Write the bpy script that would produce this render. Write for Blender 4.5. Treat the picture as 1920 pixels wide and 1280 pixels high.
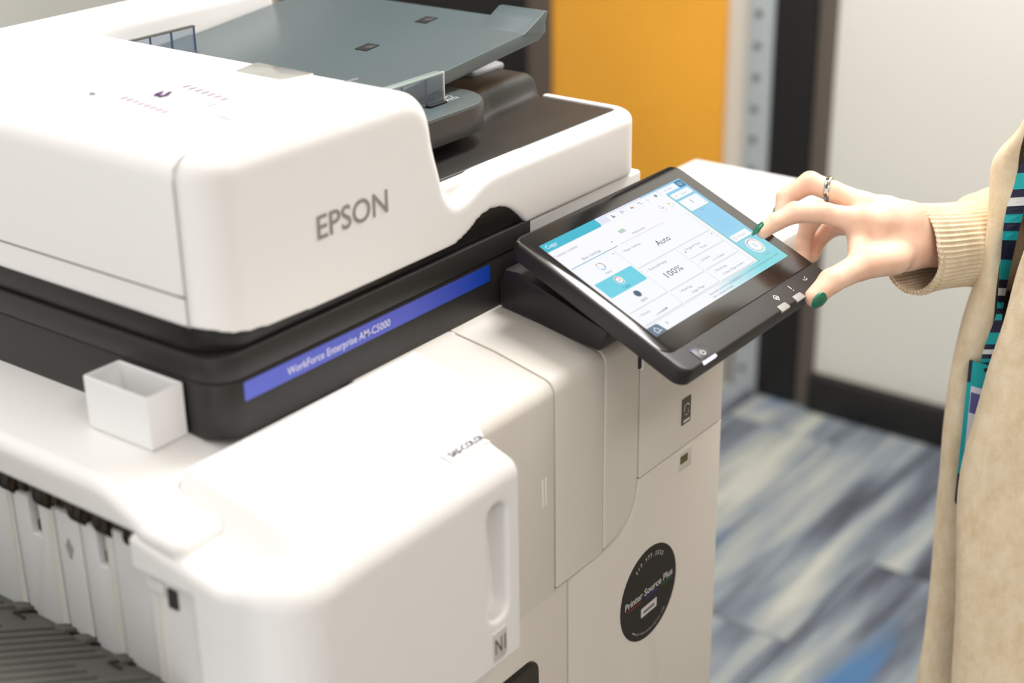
import bpy, bmesh, math, random
import numpy as np
from mathutils import Vector, Matrix
random.seed(4)
for o in list(bpy.data.objects): bpy.data.objects.remove(o)
SC = bpy.context.scene
COL = SC.collection

# ------------------------------------------------------------------ camera
cd = bpy.data.cameras.new('camera'); cam = bpy.data.objects.new('camera', cd); COL.objects.link(cam)
cam.matrix_world = Matrix(((0.599718, 0.329793, -0.729092, 0.0), (-0.800079, 0.230543, -0.553826, 0.0),
                           (-0.014561, 0.915471, 0.402122, 1.5), (0, 0, 0, 1)))
cd.sensor_width = 36.0; cd.lens = 54.659; cd.clip_start = 0.05; cd.clip_end = 60
cd.dof.use_dof = True; cd.dof.focus_distance = 1.335; cd.dof.aperture_fstop = 3.4
SC.camera = cam
# ------------------------------------------------------------------ exposure, ambient, ceiling light
SC.view_settings.view_transform = 'Standard'; SC.view_settings.look = 'None'
SC.view_settings.gamma = 1.0; SC.view_settings.exposure = 0.12; SC.view_settings.use_curve_mapping = False
W = bpy.data.worlds.new('world'); SC.world = W; W.use_nodes = True
W.node_tree.nodes['Background'].inputs[0].default_value = (1.0, 0.985, 0.97, 1)
W.node_tree.nodes['Background'].inputs[1].default_value = 1.15
def area_light(name, loc, sx, sy, power, col, rot=(0, 0, 0)):
    l = bpy.data.lights.new(name, 'AREA'); l.shape = 'RECTANGLE'; l.size = sx; l.size_y = sy; l.energy = power; l.color = col
    o = bpy.data.objects.new(name, l); COL.objects.link(o); o.location = loc; o.rotation_euler = rot; return o
LIGHTS = [(-0.4, 1.3, 3), (0.95, 1.75, 11), (1.9, 0.6, 44), (-0.1, -1.0, 17)]
for i, (lx, ly, pw) in enumerate(LIGHTS):
    area_light('ceiling_lamp_light', (lx, ly, 2.655), 1.15, 0.55, pw, (1.0, 0.98, 0.965))

# ------------------------------------------------------------------ helpers
def srgb(r, g, b):
    f = lambda c: (c/255/12.92) if c/255 <= 0.04045 else ((c/255+0.055)/1.055)**2.4
    return (f(r), f(g), f(b), 1)
MATS = {}
def mat(name, rgb, rough=0.5, metal=0.0, spec=0.5, coat=0.0, emit=None, noise=0.0, nscale=200, bump=0.0, alpha=1.0, trans=0.0, ior=1.45, sss=0.0, sheen=0.0):
    if name in MATS: return MATS[name]
    m = bpy.data.materials.new(name); m.use_nodes = True; nt = m.node_tree; b = nt.nodes['Principled BSDF']
    c = srgb(*rgb); b.inputs['Base Color'].default_value = c; b.inputs['Roughness'].default_value = rough
    b.inputs['Metallic'].default_value = metal; b.inputs['Specular IOR Level'].default_value = spec; b.inputs['Coat Weight'].default_value = coat
    b.inputs['Transmission Weight'].default_value = trans; b.inputs['IOR'].default_value = ior; b.inputs['Alpha'].default_value = alpha
    if sss: b.inputs['Subsurface Weight'].default_value = sss; b.inputs['Subsurface Radius'].default_value = (0.012, 0.004, 0.002); b.inputs['Subsurface Scale'].default_value = 0.4
    if sheen: b.inputs['Sheen Weight'].default_value = sheen
    if emit is not None: b.inputs['Emission Color'].default_value = c; b.inputs['Emission Strength'].default_value = emit
    if noise or bump:
        tc = nt.nodes.new('ShaderNodeTexCoord'); n = nt.nodes.new('ShaderNodeTexNoise'); n.inputs['Scale'].default_value = nscale; n.inputs['Detail'].default_value = 3
        nt.links.new(tc.outputs['Object'], n.inputs['Vector'])
        if noise:
            r = nt.nodes.new('ShaderNodeMixRGB'); r.blend_type = 'MULTIPLY'; r.inputs[0].default_value = noise; r.inputs[1].default_value = c
            cr = nt.nodes.new('ShaderNodeValToRGB'); cr.color_ramp.elements[0].position = 0.3; cr.color_ramp.elements[1].position = 0.7
            nt.links.new(n.outputs['Fac'], cr.inputs[0]); nt.links.new(cr.outputs[0], r.inputs[2]); nt.links.new(r.outputs[0], b.inputs['Base Color'])
        if bump:
            bp = nt.nodes.new('ShaderNodeBump'); bp.inputs['Strength'].default_value = bump; bp.inputs['Distance'].default_value = 0.001
            nt.links.new(n.outputs['Fac'], bp.inputs['Height']); nt.links.new(bp.outputs[0], b.inputs['Normal'])
    MATS[name] = m; return m
def emitmat(name, rgb, s=1.0):
    if name in MATS: return MATS[name]
    m = bpy.data.materials.new(name); m.use_nodes = True; nt = m.node_tree; nt.nodes.clear()
    e = nt.nodes.new('ShaderNodeEmission'); o = nt.nodes.new('ShaderNodeOutputMaterial'); e.inputs[0].default_value = srgb(*rgb); e.inputs[1].default_value = s*0.92
    nt.links.new(e.outputs[0], o.inputs[0]); MATS[name] = m; return m

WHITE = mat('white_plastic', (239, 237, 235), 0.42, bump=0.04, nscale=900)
WHITE_SHADED = mat('white_plastic_shaded', (220, 214, 205), 0.45, bump=0.04, nscale=900)  # same white plastic, with the shade of the lower body put into the colour
BLACK = mat('black_plastic', (38, 36, 35), 0.42, bump=0.12, nscale=1400)
BLACK_TRAY = mat('black_tray_plastic', (42, 40, 38), 0.45, bump=0.10, nscale=1200)
TEALBLACK = mat('black_tray_sheen', (80, 92, 95), 0.30, spec=0.85, bump=0.08, nscale=1200)  # black plastic; base colour raised to teal grey to carry its sheen
GAP = mat('gap_grey', (120, 112, 106), 0.7)
DARKGAP = mat('gap_dark', (45, 42, 40), 0.7)
GREY = mat('grey_plastic', (92, 90, 86), 0.5, bump=0.1, nscale=900)
CLEAR = mat('clear_plastic', (205, 215, 225), 0.06, trans=0.9, ior=1.25)

def finish(me, m, smooth=True):
    if m is not None:
        for mm in (m if isinstance(m, (list, tuple)) else [m]): me.materials.append(mm)
    if smooth:
        for p in me.polygons: p.use_smooth = True
        try: me.set_sharp_from_angle(angle=math.radians(35))
        except Exception: pass
def link(name, me, parent=None, label=None):
    o = bpy.data.objects.new(name, me); COL.objects.link(o)
    if parent is not None: adopt(o, parent)
    if label: o['label'] = label
    return o
def world_loc(o):
    v = Vector(o.location)
    if o.parent: return v + (world_loc(o.parent) if o.get('_z') is None else Vector((0, 0, 0)))
    return v
ORI = {}
def adopt(o, parent):
    o.parent = parent
    p = ORI.get(parent.name, Vector((0, 0, 0)))
    o.matrix_parent_inverse = Matrix.Translation(-p)
    ORI[o.name] = Vector((0, 0, 0))
def thing(name, label, cat, loc, group=None):
    o = bpy.data.objects.new(name, None); COL.objects.link(o); o.location = loc; o.empty_display_size = 0.05
    ORI[o.name] = Vector(loc); o['label'] = label; o['category'] = cat
    if group: o['group'] = group
    return o
def tag(o, label, cat, group=None):
    o['label'] = label; o['category'] = cat
    if group: o['group'] = group
    return o
def struct(o): o['kind'] = 'structure'; return o

def from_bm(name, bm, m, parent=None, smooth=True, label=None):
    bmesh.ops.recalc_face_normals(bm, faces=bm.faces)
    me = bpy.data.meshes.new(name); bm.to_mesh(me); bm.free(); finish(me, m, smooth); return link(name, me, parent, label)
def box(name, lo, hi, m, parent=None, bevel=0.0, segs=3, label=None):
    bm = bmesh.new(); r = bmesh.ops.create_cube(bm, size=1)
    for v in bm.verts: v.co = Vector([lo[i]+(v.co[i]+0.5)*(hi[i]-lo[i]) for i in range(3)])
    if bevel: bmesh.ops.bevel(bm, geom=list(bm.edges), offset=bevel, segments=segs, profile=0.5, affect='EDGES')
    return from_bm(name, bm, m, parent, label=label)
def fillet(pts, rad, n=6):
    """round each corner of a closed 2-D polygon"""
    out = []; N = len(pts)
    rad = rad if isinstance(rad, (list, tuple)) else [rad]*N
    for i in range(N):
        p = Vector(pts[i]); a = Vector(pts[i-1])-p; b = Vector(pts[(i+1) % N])-p; r = rad[i]
        if r <= 0: out.append(tuple(p)); continue
        la, lb = a.length, b.length; a.normalize(); b.normalize(); ang = a.angle(b); t = min(r/math.tan(ang/2), la*0.49, lb*0.49); r2 = t*math.tan(ang/2)
        c = p+(a+b).normalized()*(r2/math.sin(ang/2)); s = p+a*t-c; e = p+b*t-c
        a0 = math.atan2(s.y, s.x); a1 = math.atan2(e.y, e.x); d = (a1-a0+math.pi) % (2*math.pi)-math.pi
        for k in range(n+1): out.append((c.x+r2*math.cos(a0+d*k/n), c.y+r2*math.sin(a0+d*k/n)))
    return out
def prism(name, pts, axis, a0, a1, m, parent=None, bevel=0.0, segs=2, label=None, mapf=None):
    """2-D polygon (other two axes in xyz order) extruded along an axis"""
    bm = bmesh.new()
    def P(p, a):
        if axis == 'x': return (a, p[0], p[1])
        if axis == 'y': return (p[0], a, p[1])
        return (p[0], p[1], a)
    A = [bm.verts.new(P(p, a0)) for p in pts]; B = [bm.verts.new(P(p, a1)) for p in pts]; n = len(pts)
    fa = bm.faces.new(A); fb = bm.faces.new(B[::-1])
    for i in range(n): bm.faces.new((A[i], B[i], B[(i+1) % n], A[(i+1) % n]))
    bmesh.ops.recalc_face_normals(bm, faces=bm.faces)
    if bevel:
        ed = [e for e in bm.edges if (e.verts[0] in set(A)) == (e.verts[1] in set(A)) ]
        bmesh.ops.bevel(bm, geom=ed, offset=bevel, segments=segs, profile=0.5, affect='EDGES')
    if mapf:
        for v in bm.verts: v.co = mapf(v.co)
    return from_bm(name, bm, m, parent, label=label)
def tube(name, pts, r, m, parent=None, n=8, closed=False, label=None):
    bm = bmesh.new(); pts = [Vector(p) for p in pts]; N = len(pts); rings = []
    rr = r if isinstance(r, (list, tuple)) else [r]*N
    up = Vector((0, 0, 1))
    for i, p in enumerate(pts):
        d = (pts[(i+1) % N]-pts[i-1]) if closed else (pts[min(i+1, N-1)]-pts[max(i-1, 0)])
        d.normalize(); u = up if abs(d.dot(up)) < 0.95 else Vector((1, 0, 0)); s = d.cross(u).normalized(); t = s.cross(d)
        rings.append([bm.verts.new(p+rr[i]*(math.cos(2*math.pi*k/n)*s+math.sin(2*math.pi*k/n)*t)) for k in range(n)])
    for i in range(N if closed else N-1):
        a, b = rings[i], rings[(i+1) % N]
        for k in range(n): bm.faces.new((a[k], a[(k+1) % n], b[(k+1) % n], b[k]))
    if not closed: bm.faces.new(rings[0][::-1]); bm.faces.new(rings[-1])
    return from_bm(name, bm, m, parent, label=label)

class MB:
    """flat printed artwork collector: pieces with materials, mapped onto a plane by f(u, v, w)"""
    def __init__(s, f): s.f = f; s.v = []; s.fa = []; s.mi = []; s.ms = []
    def _m(s, m):
        if m not in s.ms: s.ms.append(m)
        return s.ms.index(m)
    def poly(s, pts, m, w=0.0):
        i = len(s.v); s.v += [s.f(p[0], p[1], w) for p in pts]; s.fa.append(list(range(i, i+len(pts)))); s.mi.append(s._m(m))
    def rect(s, u0, v0, u1, v1, m, w=0.0, r=0.0, rr=None):
        p = [(u0, v0), (u1, v0), (u1, v1), (u0, v1)]
        if r or rr: p = fillet(p, rr if rr else r, 5)
        s.poly(p, m, w)
    def disc(s, u, v, r, m, w=0.0, n=28): s.poly([(u+r*math.cos(2*math.pi*k/n), v+r*math.sin(2*math.pi*k/n)) for k in range(n)], m, w)
    def arc(s, u, v, r0, r1, a0, a1, m, w=0.0, n=16):
        for k in range(n):
            a = math.radians(a0+(a1-a0)*k/n); b = math.radians(a0+(a1-a0)*(k+1)/n)
            s.poly([(u+r0*math.cos(a), v+r0*math.sin(a)), (u+r1*math.cos(a), v+r1*math.sin(a)), (u+r1*math.cos(b), v+r1*math.sin(b)), (u+r0*math.cos(b), v+r0*math.sin(b))], m, w)
    def line(s, u0, v0, u1, v1, t, m, w=0.0):
        d = Vector((u1-u0, v1-v0)); n = Vector((-d.y, d.x)).normalized()*t/2
        s.poly([(u0-n.x, v0-n.y), (u1-n.x, v1-n.y), (u1+n.x, v1+n.y), (u0+n.x, v0+n.y)], m, w)
    def text(s, body, u, v, h, m, w=0.0, width=None, bold=0.0, align='L', res=2):
        """cap height h, baseline at v; optional width to fit"""
        vs, fs = text_mesh(body, bold, res); x0 = min(a for a, b in vs); x1 = max(a for a, b in vs)
        sy = h/0.70; sx = (width/(x1-x0)) if width else sy; tw = (x1-x0)*sx
        ou = u-(0 if align == 'L' else tw/2 if align == 'C' else tw)
        i = len(s.v); s.v += [s.f(ou+(a-x0)*sx, v+b*sy, w) for a, b in vs]; k = s._m(m)
        for f in fs: s.fa.append([i+q for q in f]); s.mi.append(k)
    def text_arc(s, body, cu, cv, r, a_mid, h, m, w=0.0, top=True, step=None):
        n = len(body); step = step or h*0.95/r
        for k, ch in enumerate(body):
            if ch == ' ': continue
            a = a_mid+((n-1)/2-k)*step*(1 if top else -1)
            vs, fs = text_mesh(ch, 0.01, 1); x0 = min(q[0] for q in vs); x1 = max(q[0] for q in vs); sy = h/0.7; rot = a-math.pi/2 if top else a+math.pi/2
            i = len(s.v); c, sn = math.cos(rot), math.sin(rot)
            for q in vs:
                x = (q[0]-(x0+x1)/2)*sy; y = q[1]*sy
                s.v.append(s.f(cu+r*math.cos(a)+x*c-y*sn, cv+r*math.sin(a)+x*sn+y*c, w))
            kk = s._m(m)
            for f in fs: s.fa.append([i+z for z in f]); s.mi.append(kk)
    def build(s, name, parent=None, label=None):
        me = bpy.data.meshes.new(name); me.from_pydata([tuple(p) for p in s.v], [], s.fa)
        for m in s.ms: me.materials.append(m)
        me.polygons.foreach_set('material_index', s.mi); me.update(); return link(name, me, parent, label)
TM = {}
def text_mesh(body, bold=0.0, res=2):
    key = (body, bold, res)
    if key in TM: return TM[key]
    c = bpy.data.curves.new('t', 'FONT'); c.body = body; c.size = 1.0; c.offset = bold; c.resolution_u = res; c.fill_mode = 'FRONT'
    o = bpy.data.objects.new('t', c); COL.objects.link(o)
    dg = bpy.context.evaluated_depsgraph_get(); me = o.evaluated_get(dg).to_mesh()
    r = ([(v.co.x, v.co.y) for v in me.vertices], [tuple(p.vertices) for p in me.polygons])
    o.evaluated_get(dg).to_mesh_clear(); bpy.data.objects.remove(o); bpy.data.curves.remove(c); TM[key] = r; return r

# ---- signed distance modelling (moulded shells, bodies)
def grid_axes(lo, hi, res):
    n = [max(3, int(math.ceil((hi[i]-lo[i])/res))+1) for i in range(3)]
    a = [(lo[i]+res*np.arange(n[i])).astype(np.float32) for i in range(3)]
    return a[0][:, None, None], a[1][None, :, None], a[2][None, None, :]
def surface_nets(D, lo, res):
    S = D < 0; nx, ny, nz = D.shape
    def c8(A): return [A[i:nx-1+i, j:ny-1+j, k:nz-1+k] for i in (0, 1) for j in (0, 1) for k in (0, 1)]
    cs = c8(S); anyi = cs[0].copy(); alli = cs[0].copy()
    for q in cs[1:]: anyi |= q; alli &= q
    M = anyi & ~alli; idx = np.argwhere(M); vid = -np.ones(M.shape, np.int64); vid[M] = np.arange(len(idx))
    off = np.array([(i, j, k) for i in (0, 1) for j in (0, 1) for k in (0, 1)])
    vals = np.stack([D[idx[:, 0]+o[0], idx[:, 1]+o[1], idx[:, 2]+o[2]] for o in off], 1)
    acc = np.zeros((len(idx), 3)); cnt = np.zeros(len(idx))
    for a in range(8):
        for b in range(a+1, 8):
            if np.abs(off[a]-off[b]).sum() != 1: continue
            va, vb = vals[:, a], vals[:, b]; s = (va < 0) != (vb < 0); t = np.where(s, va/np.where(s, va-vb, 1), 0)
            p = off[a][None, :]+t[:, None]*(off[b]-off[a])[None, :]; acc[s] += p[s]; cnt[s] += 1
    V = (idx+acc/cnt[:, None])*res+np.array(lo)[None, :]
    Fs = []
    for ax in range(3):
        sl0 = [slice(None)]*3; sl1 = [slice(None)]*3; sl0[ax] = slice(0, -1); sl1[ax] = slice(1, None)
        ch = S[tuple(sl0)] != S[tuple(sl1)]; e = np.argwhere(ch); u, v = (ax+1) % 3, (ax+2) % 3
        lim = np.array(M.shape); ok = (e[:, u] > 0) & (e[:, v] > 0) & (e[:, u] < lim[u]) & (e[:, v] < lim[v]); e = e[ok]
        def g(du, dv):
            q = e.copy(); q[:, u] += du; q[:, v] += dv; return vid[q[:, 0], q[:, 1], q[:, 2]]
        q = np.stack([g(-1, -1), g(0, -1), g(0, 0), g(-1, 0)], 1); s = S[e[:, 0], e[:, 1], e[:, 2]]
        q[~s] = q[~s][:, ::-1]; Fs.append(q)
    return V, np.concatenate(Fs)
def sdf_mesh(name, fn, lo, hi, res, m, parent=None, smooth_all=True, label=None, post=None):
    X, Y, Z = grid_axes(lo, hi, res); D = np.broadcast_to(fn(X, Y, Z), (X.shape[0], Y.shape[1], Z.shape[2]))
    V, F = surface_nets(D, lo, res)
    if post is not None: V = post(V)
    me = bpy.data.meshes.new(name); me.vertices.add(len(V)); me.vertices.foreach_set('co', V.astype(np.float32).ravel())
    me.loops.add(F.size); me.loops.foreach_set('vertex_index', F.astype(np.int32).ravel())
    me.polygons.add(len(F)); me.polygons.foreach_set('loop_start', np.arange(0, F.size, 4, dtype=np.int32))
    me.update(calc_edges=True); me.validate()
    for mm in (m if isinstance(m, (list, tuple)) else [m]): me.materials.append(mm)
    me.polygons.foreach_set('use_smooth', np.ones(len(me.polygons), bool))
    return link(name, me, parent, label)
def s_poly(pts, A, B):
    d = None; sgn = np.ones(np.broadcast(A, B).shape, np.float32); n = len(pts)
    for i in range(n):
        ax, ay = pts[i]; bx, by = pts[i-1]; ex, ey = bx-ax, by-ay; wx, wy = A-ax, B-ay
        t = np.clip((wx*ex+wy*ey)/(ex*ex+ey*ey+1e-12), 0, 1); q = (wx-ex*t)**2+(wy-ey*t)**2
        d = q if d is None else np.minimum(d, q)
        c1 = B >= ay; c2 = B < by; c3 = (ex*wy) > (ey*wx); flip = (c1 & c2 & c3) | (~c1 & ~c2 & ~c3); sgn = np.where(flip, -sgn, sgn)
    return sgn*np.sqrt(d)
def ri(a, b, r): return np.minimum(np.maximum(a+r, b+r), 0)+np.sqrt(np.maximum(a+r, 0)**2+np.maximum(b+r, 0)**2)-r
def smin(a, b, k):
    h = np.maximum(k-np.abs(a-b), 0)/k; return np.minimum(a, b)-h*h*k*0.25
def smax(a, b, k): return -smin(-a, -b, k)
def s_box(X, Y, Z, lo, hi, r=0.0):
    q = [np.abs(P-(lo[i]+hi[i])/2)-((hi[i]-lo[i])/2-r) for i, P in enumerate((X, Y, Z))]
    return np.sqrt(np.maximum(q[0], 0)**2+np.maximum(q[1], 0)**2+np.maximum(q[2], 0)**2)+np.minimum(np.maximum(q[0], np.maximum(q[1], q[2])), 0)-r
def s_rect(X, Y, x0, x1, y0, y1, r):
    q = np.abs(X-(x0+x1)/2)-((x1-x0)/2-r); p = np.abs(Y-(y0+y1)/2)-((y1-y0)/2-r)
    return np.sqrt(np.maximum(q, 0)**2+np.maximum(p, 0)**2)+np.minimum(np.maximum(q, p), 0)-r
def s_cone(X, Y, Z, a, b):
    """capsule with radius a[3] to b[3]"""
    e = [b[i]-a[i] for i in range(3)]; L = sum(q*q for q in e)+1e-12
    t = np.clip(((X-a[0])*e[0]+(Y-a[1])*e[1]+(Z-a[2])*e[2])/L, 0, 1)
    return np.sqrt((X-a[0]-t*e[0])**2+(Y-a[1]-t*e[1])**2+(Z-a[2]-t*e[2])**2)-(a[3]+t*(b[3]-a[3]))
def s_ell(X, Y, Z, c, r):
    k0 = np.sqrt(((X-c[0])/r[0])**2+((Y-c[1])/r[1])**2+((Z-c[2])/r[2])**2); return (k0-1)*min(r)

# ------------------------------------------------------------------ the room
XW = 2.82
M_WALLG = mat('wall_grey_paint', (206, 208, 202), 0.85, noise=0.04, nscale=6)
M_WALLB = mat('wall_beige_paint', (214, 206, 194), 0.85, noise=0.04, nscale=5)
def carpet_mat():
    m = bpy.data.materials.new('carpet_streaks'); m.use_nodes = True; nt = m.node_tree; b = nt.nodes['Principled BSDF']; b.inputs['Roughness'].default_value = 0.95; b.inputs['Specular IOR Level'].default_value = 0.1
    geo = nt.nodes.new('ShaderNodeNewGeometry'); oi = nt.nodes.new('ShaderNodeObjectInfo')
    sc = nt.nodes.new('ShaderNodeVectorMath'); sc.operation = 'MULTIPLY'; sc.inputs[1].default_value = (1.5, 13.0, 1)
    nt.links.new(geo.outputs['Position'], sc.inputs[0])
    add = nt.nodes.new('ShaderNodeVectorMath'); add.operation = 'ADD'; ml = nt.nodes.new('ShaderNodeMath'); ml.operation = 'MULTIPLY'; ml.inputs[1].default_value = 19.0
    cb = nt.nodes.new('ShaderNodeCombineXYZ'); nt.links.new(oi.outputs['Random'], ml.inputs[0]); nt.links.new(ml.outputs[0], cb.inputs[2]); nt.links.new(ml.outputs[0], cb.inputs[0])
    nt.links.new(sc.outputs[0], add.inputs[0]); nt.links.new(cb.outputs[0], add.inputs[1])
    n = nt.nodes.new('ShaderNodeTexNoise'); n.inputs['Scale'].default_value = 1.0; n.inputs['Detail'].default_value = 3.5; n.inputs['Roughness'].default_value = 0.55
    nt.links.new(add.outputs[0], n.inputs['Vector'])
    r = nt.nodes.new('ShaderNodeValToRGB'); e = r.color_ramp.elements; e[0].position = 0.30; e[0].color = srgb(66, 68, 76); e[1].position = 0.68; e[1].color = srgb(176, 178, 170)
    for p, c in ((0.40, (90, 94, 104)), (0.47, (112, 120, 130)), (0.53, (134, 142, 148)), (0.60, (152, 156, 154))):
        q = e.new(p); q.color = srgb(*c)
    nt.links.new(n.outputs['Fac'], r.inputs[0])
    n2 = nt.nodes.new('ShaderNodeTexNoise'); n2.inputs['Scale'].default_value = 1.0; n2.inputs['Detail'].default_value = 2; sc2 = nt.nodes.new('ShaderNodeVectorMath'); sc2.operation = 'MULTIPLY'; sc2.inputs[1].default_value = (0.9, 7.0, 1)
    nt.links.new(geo.outputs['Position'], sc2.inputs[0]); ad2 = nt.nodes.new('ShaderNodeVectorMath'); ad2.operation = 'ADD'; ad2.inputs[1].default_value = (3.1, 0.9, 5.0)
    nt.links.new(sc2.outputs[0], ad2.inputs[0]); nt.links.new(ad2.outputs[0], n2.inputs['Vector'])
    r2 = nt.nodes.new('ShaderNodeValToRGB'); r2.color_ramp.elements[0].position = 0.63; r2.color_ramp.elements[1].position = 0.70; nt.links.new(n2.outputs['Fac'], r2.inputs[0])
    mx = nt.nodes.new('ShaderNodeMixRGB'); mx.inputs[2].default_value = srgb(78, 112, 150); nt.links.new(r2.outputs[0], mx.inputs[0]); nt.links.new(r.outputs[0], mx.inputs[1])
    nt.links.new(mx.outputs[0], b.inputs['Base Color'])
    return m
M_CARPET = carpet_mat()
floor = struct(box('floor', (-1.6, -1.8, -0.06), (XW+0.1, 3.0, -0.006), mat('carpet_backing', (70, 72, 76), 0.95)))
ORI['floor'] = Vector((0, 0, 0))
bmt = bmesh.new(); bmesh.ops.create_cube(bmt, size=1)
for v in bmt.verts: v.co = Vector((v.co.x*0.998, v.co.y*0.248, v.co.z*0.006))
bmesh.ops.bevel(bmt, geom=[e for e in bmt.edges if all(v.co.z > 0 for v in e.verts)], offset=0.0015, segments=1, affect='EDGES')
me_tile = bpy.data.meshes.new('carpet_tile'); bmt.to_mesh(me_tile); bmt.free(); me_tile.materials.append(M_CARPET)
for j in range(19):
    y = -1.675+j*0.25; x = -1.6+0.5-(0.31*j % 1.0)
    while x < XW+0.5:
        a0 = max(x-0.5, -1.6); a1 = min(x+0.5, XW)
        if a1-a0 > 0.02:
            o = bpy.data.objects.new('carpet_tile', me_tile); COL.objects.link(o); o.location = ((a0+a1)/2, y, -0.003); o.scale = ((a1-a0), 1, 1); o.parent = floor
        x += 1.0
wb = struct(box('wall_back', (-1.6, 2.9, 0), (XW+0.1, 3.0, 2.7), M_WALLG))
struct(box('light_blocker_front', (-1.6, -1.9, 0), (XW+0.1, -1.8, 2.7), mat('blocker_tan', (196, 184, 170), 0.9)))  # unseen wall, added to keep ambient light from coming in on this side
wr = struct(box('wall_right', (XW, -1.8, 0), (XW+0.1, 2.9, 2.7), M_WALLB))
ce = struct(box('ceiling', (-1.6, -1.8, 2.7), (XW+0.1, 3.0, 2.78), mat('ceiling_white', (238, 238, 234), 0.9)))
XF = XW-0.012
# cream door leaf / board panel in a black frame
pan = struct(box('door_1', (XF, -0.5, 0.085), (XW, 1.322, 2.35), mat('cream_panel', (238, 235, 226), 0.4, noise=0.02, nscale=3), bevel=0.002))
MB_BLK = mat('black_frame_paint', (26, 24, 23), 0.45)
struct(box('trim_1', (XW-0.035, -0.5, 0.0), (XW, 1.322, 0.085), MB_BLK, bevel=0.003))
fr = struct(box('trim_2', (XW-0.022, 1.357, 0), (XW, 1.452, 2.42), MB_BLK, bevel=0.003))
struct(box('trim_3', (XW-0.02, 1.318, 0), (XW, 1.356, 2.42), mat('brown_grey_frame', (98, 88, 80), 0.5), bevel=0.003))
st = struct(box('trim_4', (XW-0.014, 1.4535, 0), (XW, 1.514, 2.42), mat('aluminium_strip', (186, 192, 194), 0.5, metal=0.2), bevel=0.002))
ORI['trim_4'] = Vector((0, 0, 0))
bms = bmesh.new(); bmesh.ops.create_cone(bms, cap_ends=True, segments=16, radius1=0.0085, radius2=0.0065, depth=0.004)
bmesh.ops.rotate(bms, verts=bms.verts, cent=(0, 0, 0), matrix=Matrix.Rotation(math.radians(-90), 3, 'Y'))
me_s = bpy.data.meshes.new('screw'); bms.to_mesh(me_s); bms.free(); me_s.materials.append(mat('dull_screw_steel', (110, 112, 112), 0.5, metal=0.5))
for k in range(36):
    o = bpy.data.objects.new('screw', me_s); COL.objects.link(o); o.location = (XW-0.0155, 1.492, 0.05+k*0.0655); o.parent = st
struct(box('door_2', (XF-0.002, 1.568, 0.004), (XW, 2.006, 2.35), mat('orange_door_paint', (244, 172, 52), 0.42, noise=0.10, nscale=3.5), bevel=0.002))
struct(box('trim_5', (XW-0.02, 2.008, 0), (XW, 2.07, 2.42), mat('brown_frame', (92, 80, 72), 0.55), bevel=0.003))
struct(box('door_3', (XF-0.002, 2.072, 0.004), (XW, 2.86, 2.35), mat('dark_door', (24, 20, 18), 0.35), bevel=0.002))
struct(box('baseboard_right', (XW-0.012, 1.522, 0), (XW, 1.576, 0.09), mat('grey_base', (150, 148, 146), 0.6)))
for i, (lx, ly, pw) in enumerate(LIGHTS):
    t = thing('ceiling_light', ['flat white ceiling light above the copier near the back', 'flat white ceiling light above the copier by the back wall', 'flat white ceiling light above the person', 'flat white ceiling light behind the viewer'][i], 'ceiling light', (lx, ly, 2.7), 'flat office ceiling lights')
    box('frame', (lx-0.61, ly-0.31, 2.672), (lx+0.61, ly+0.31, 2.7), mat('lamp_frame', (230, 230, 228), 0.5), t, 0.004)
    box('diffuser', (lx-0.58, ly-0.28, 2.666), (lx+0.58, ly+0.28, 2.674), emitmat('lamp_diffuser', (255, 250, 242), 2.5), t)

# ------------------------------------------------------------------ the copier
CP = thing('multifunction_copier', 'large white and black office copier with tilted touch screen panel', 'copier', (0.87, 0.93, 0.0))
YF = 0.744
# body core and casters
box('body_core', (0.61, 0.665, 0.045), (1.150, 1.20, 0.952), DARKGAP, CP)
for cx, cy in ((0.64, 0.72), (1.10, 0.72), (0.64, 1.14), (1.10, 1.14)):
    tube('caster', [(cx-0.012, cy, 0.024), (cx+0.012, cy, 0.024)], 0.024, BLACK, CP, 16)
    box('caster_fork', (cx-0.02, cy-0.012, 0.03), (cx+0.02, cy+0.012, 0.052), BLACK, CP, 0.002)
box('back_cover', (0.59, 1.195, 0.05), (1.16, 1.215, 0.998), WHITE, CP, 0.004)
box('right_side_cover', (1.150, 0.665, 0.05), (1.168, 1.205, 0.985), WHITE_SHADED, CP, 0.003)
box('left_side_cover', (0.582, 0.665, 0.05), (0.602, 1.205, 0.80), WHITE_SHADED, CP, 0.003)
box('deck', (0.80, 0.74, 0.982), (1.160, 1.20, 0.9975), WHITE, CP, 0.002)
# unit fronts: profile in y-z, pushed along x
def unit(name, x0, x1, zb, top=True):
    pts = [(0.75, 0.9995), (0.70, 0.9925), (0.64, 0.979), (0.64, zb), (0.665, zb), (0.75, zb)]
    return prism(name, fillet(pts, [0, 0, 0.013, 0, 0, 0], 8), 'x', x0, x1, WHITE_SHADED, CP, 0.0012, 2)
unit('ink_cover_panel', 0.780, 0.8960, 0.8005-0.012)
unit('middle_cover_panel', 0.8982, 0.9670, 0.7915)
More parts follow.
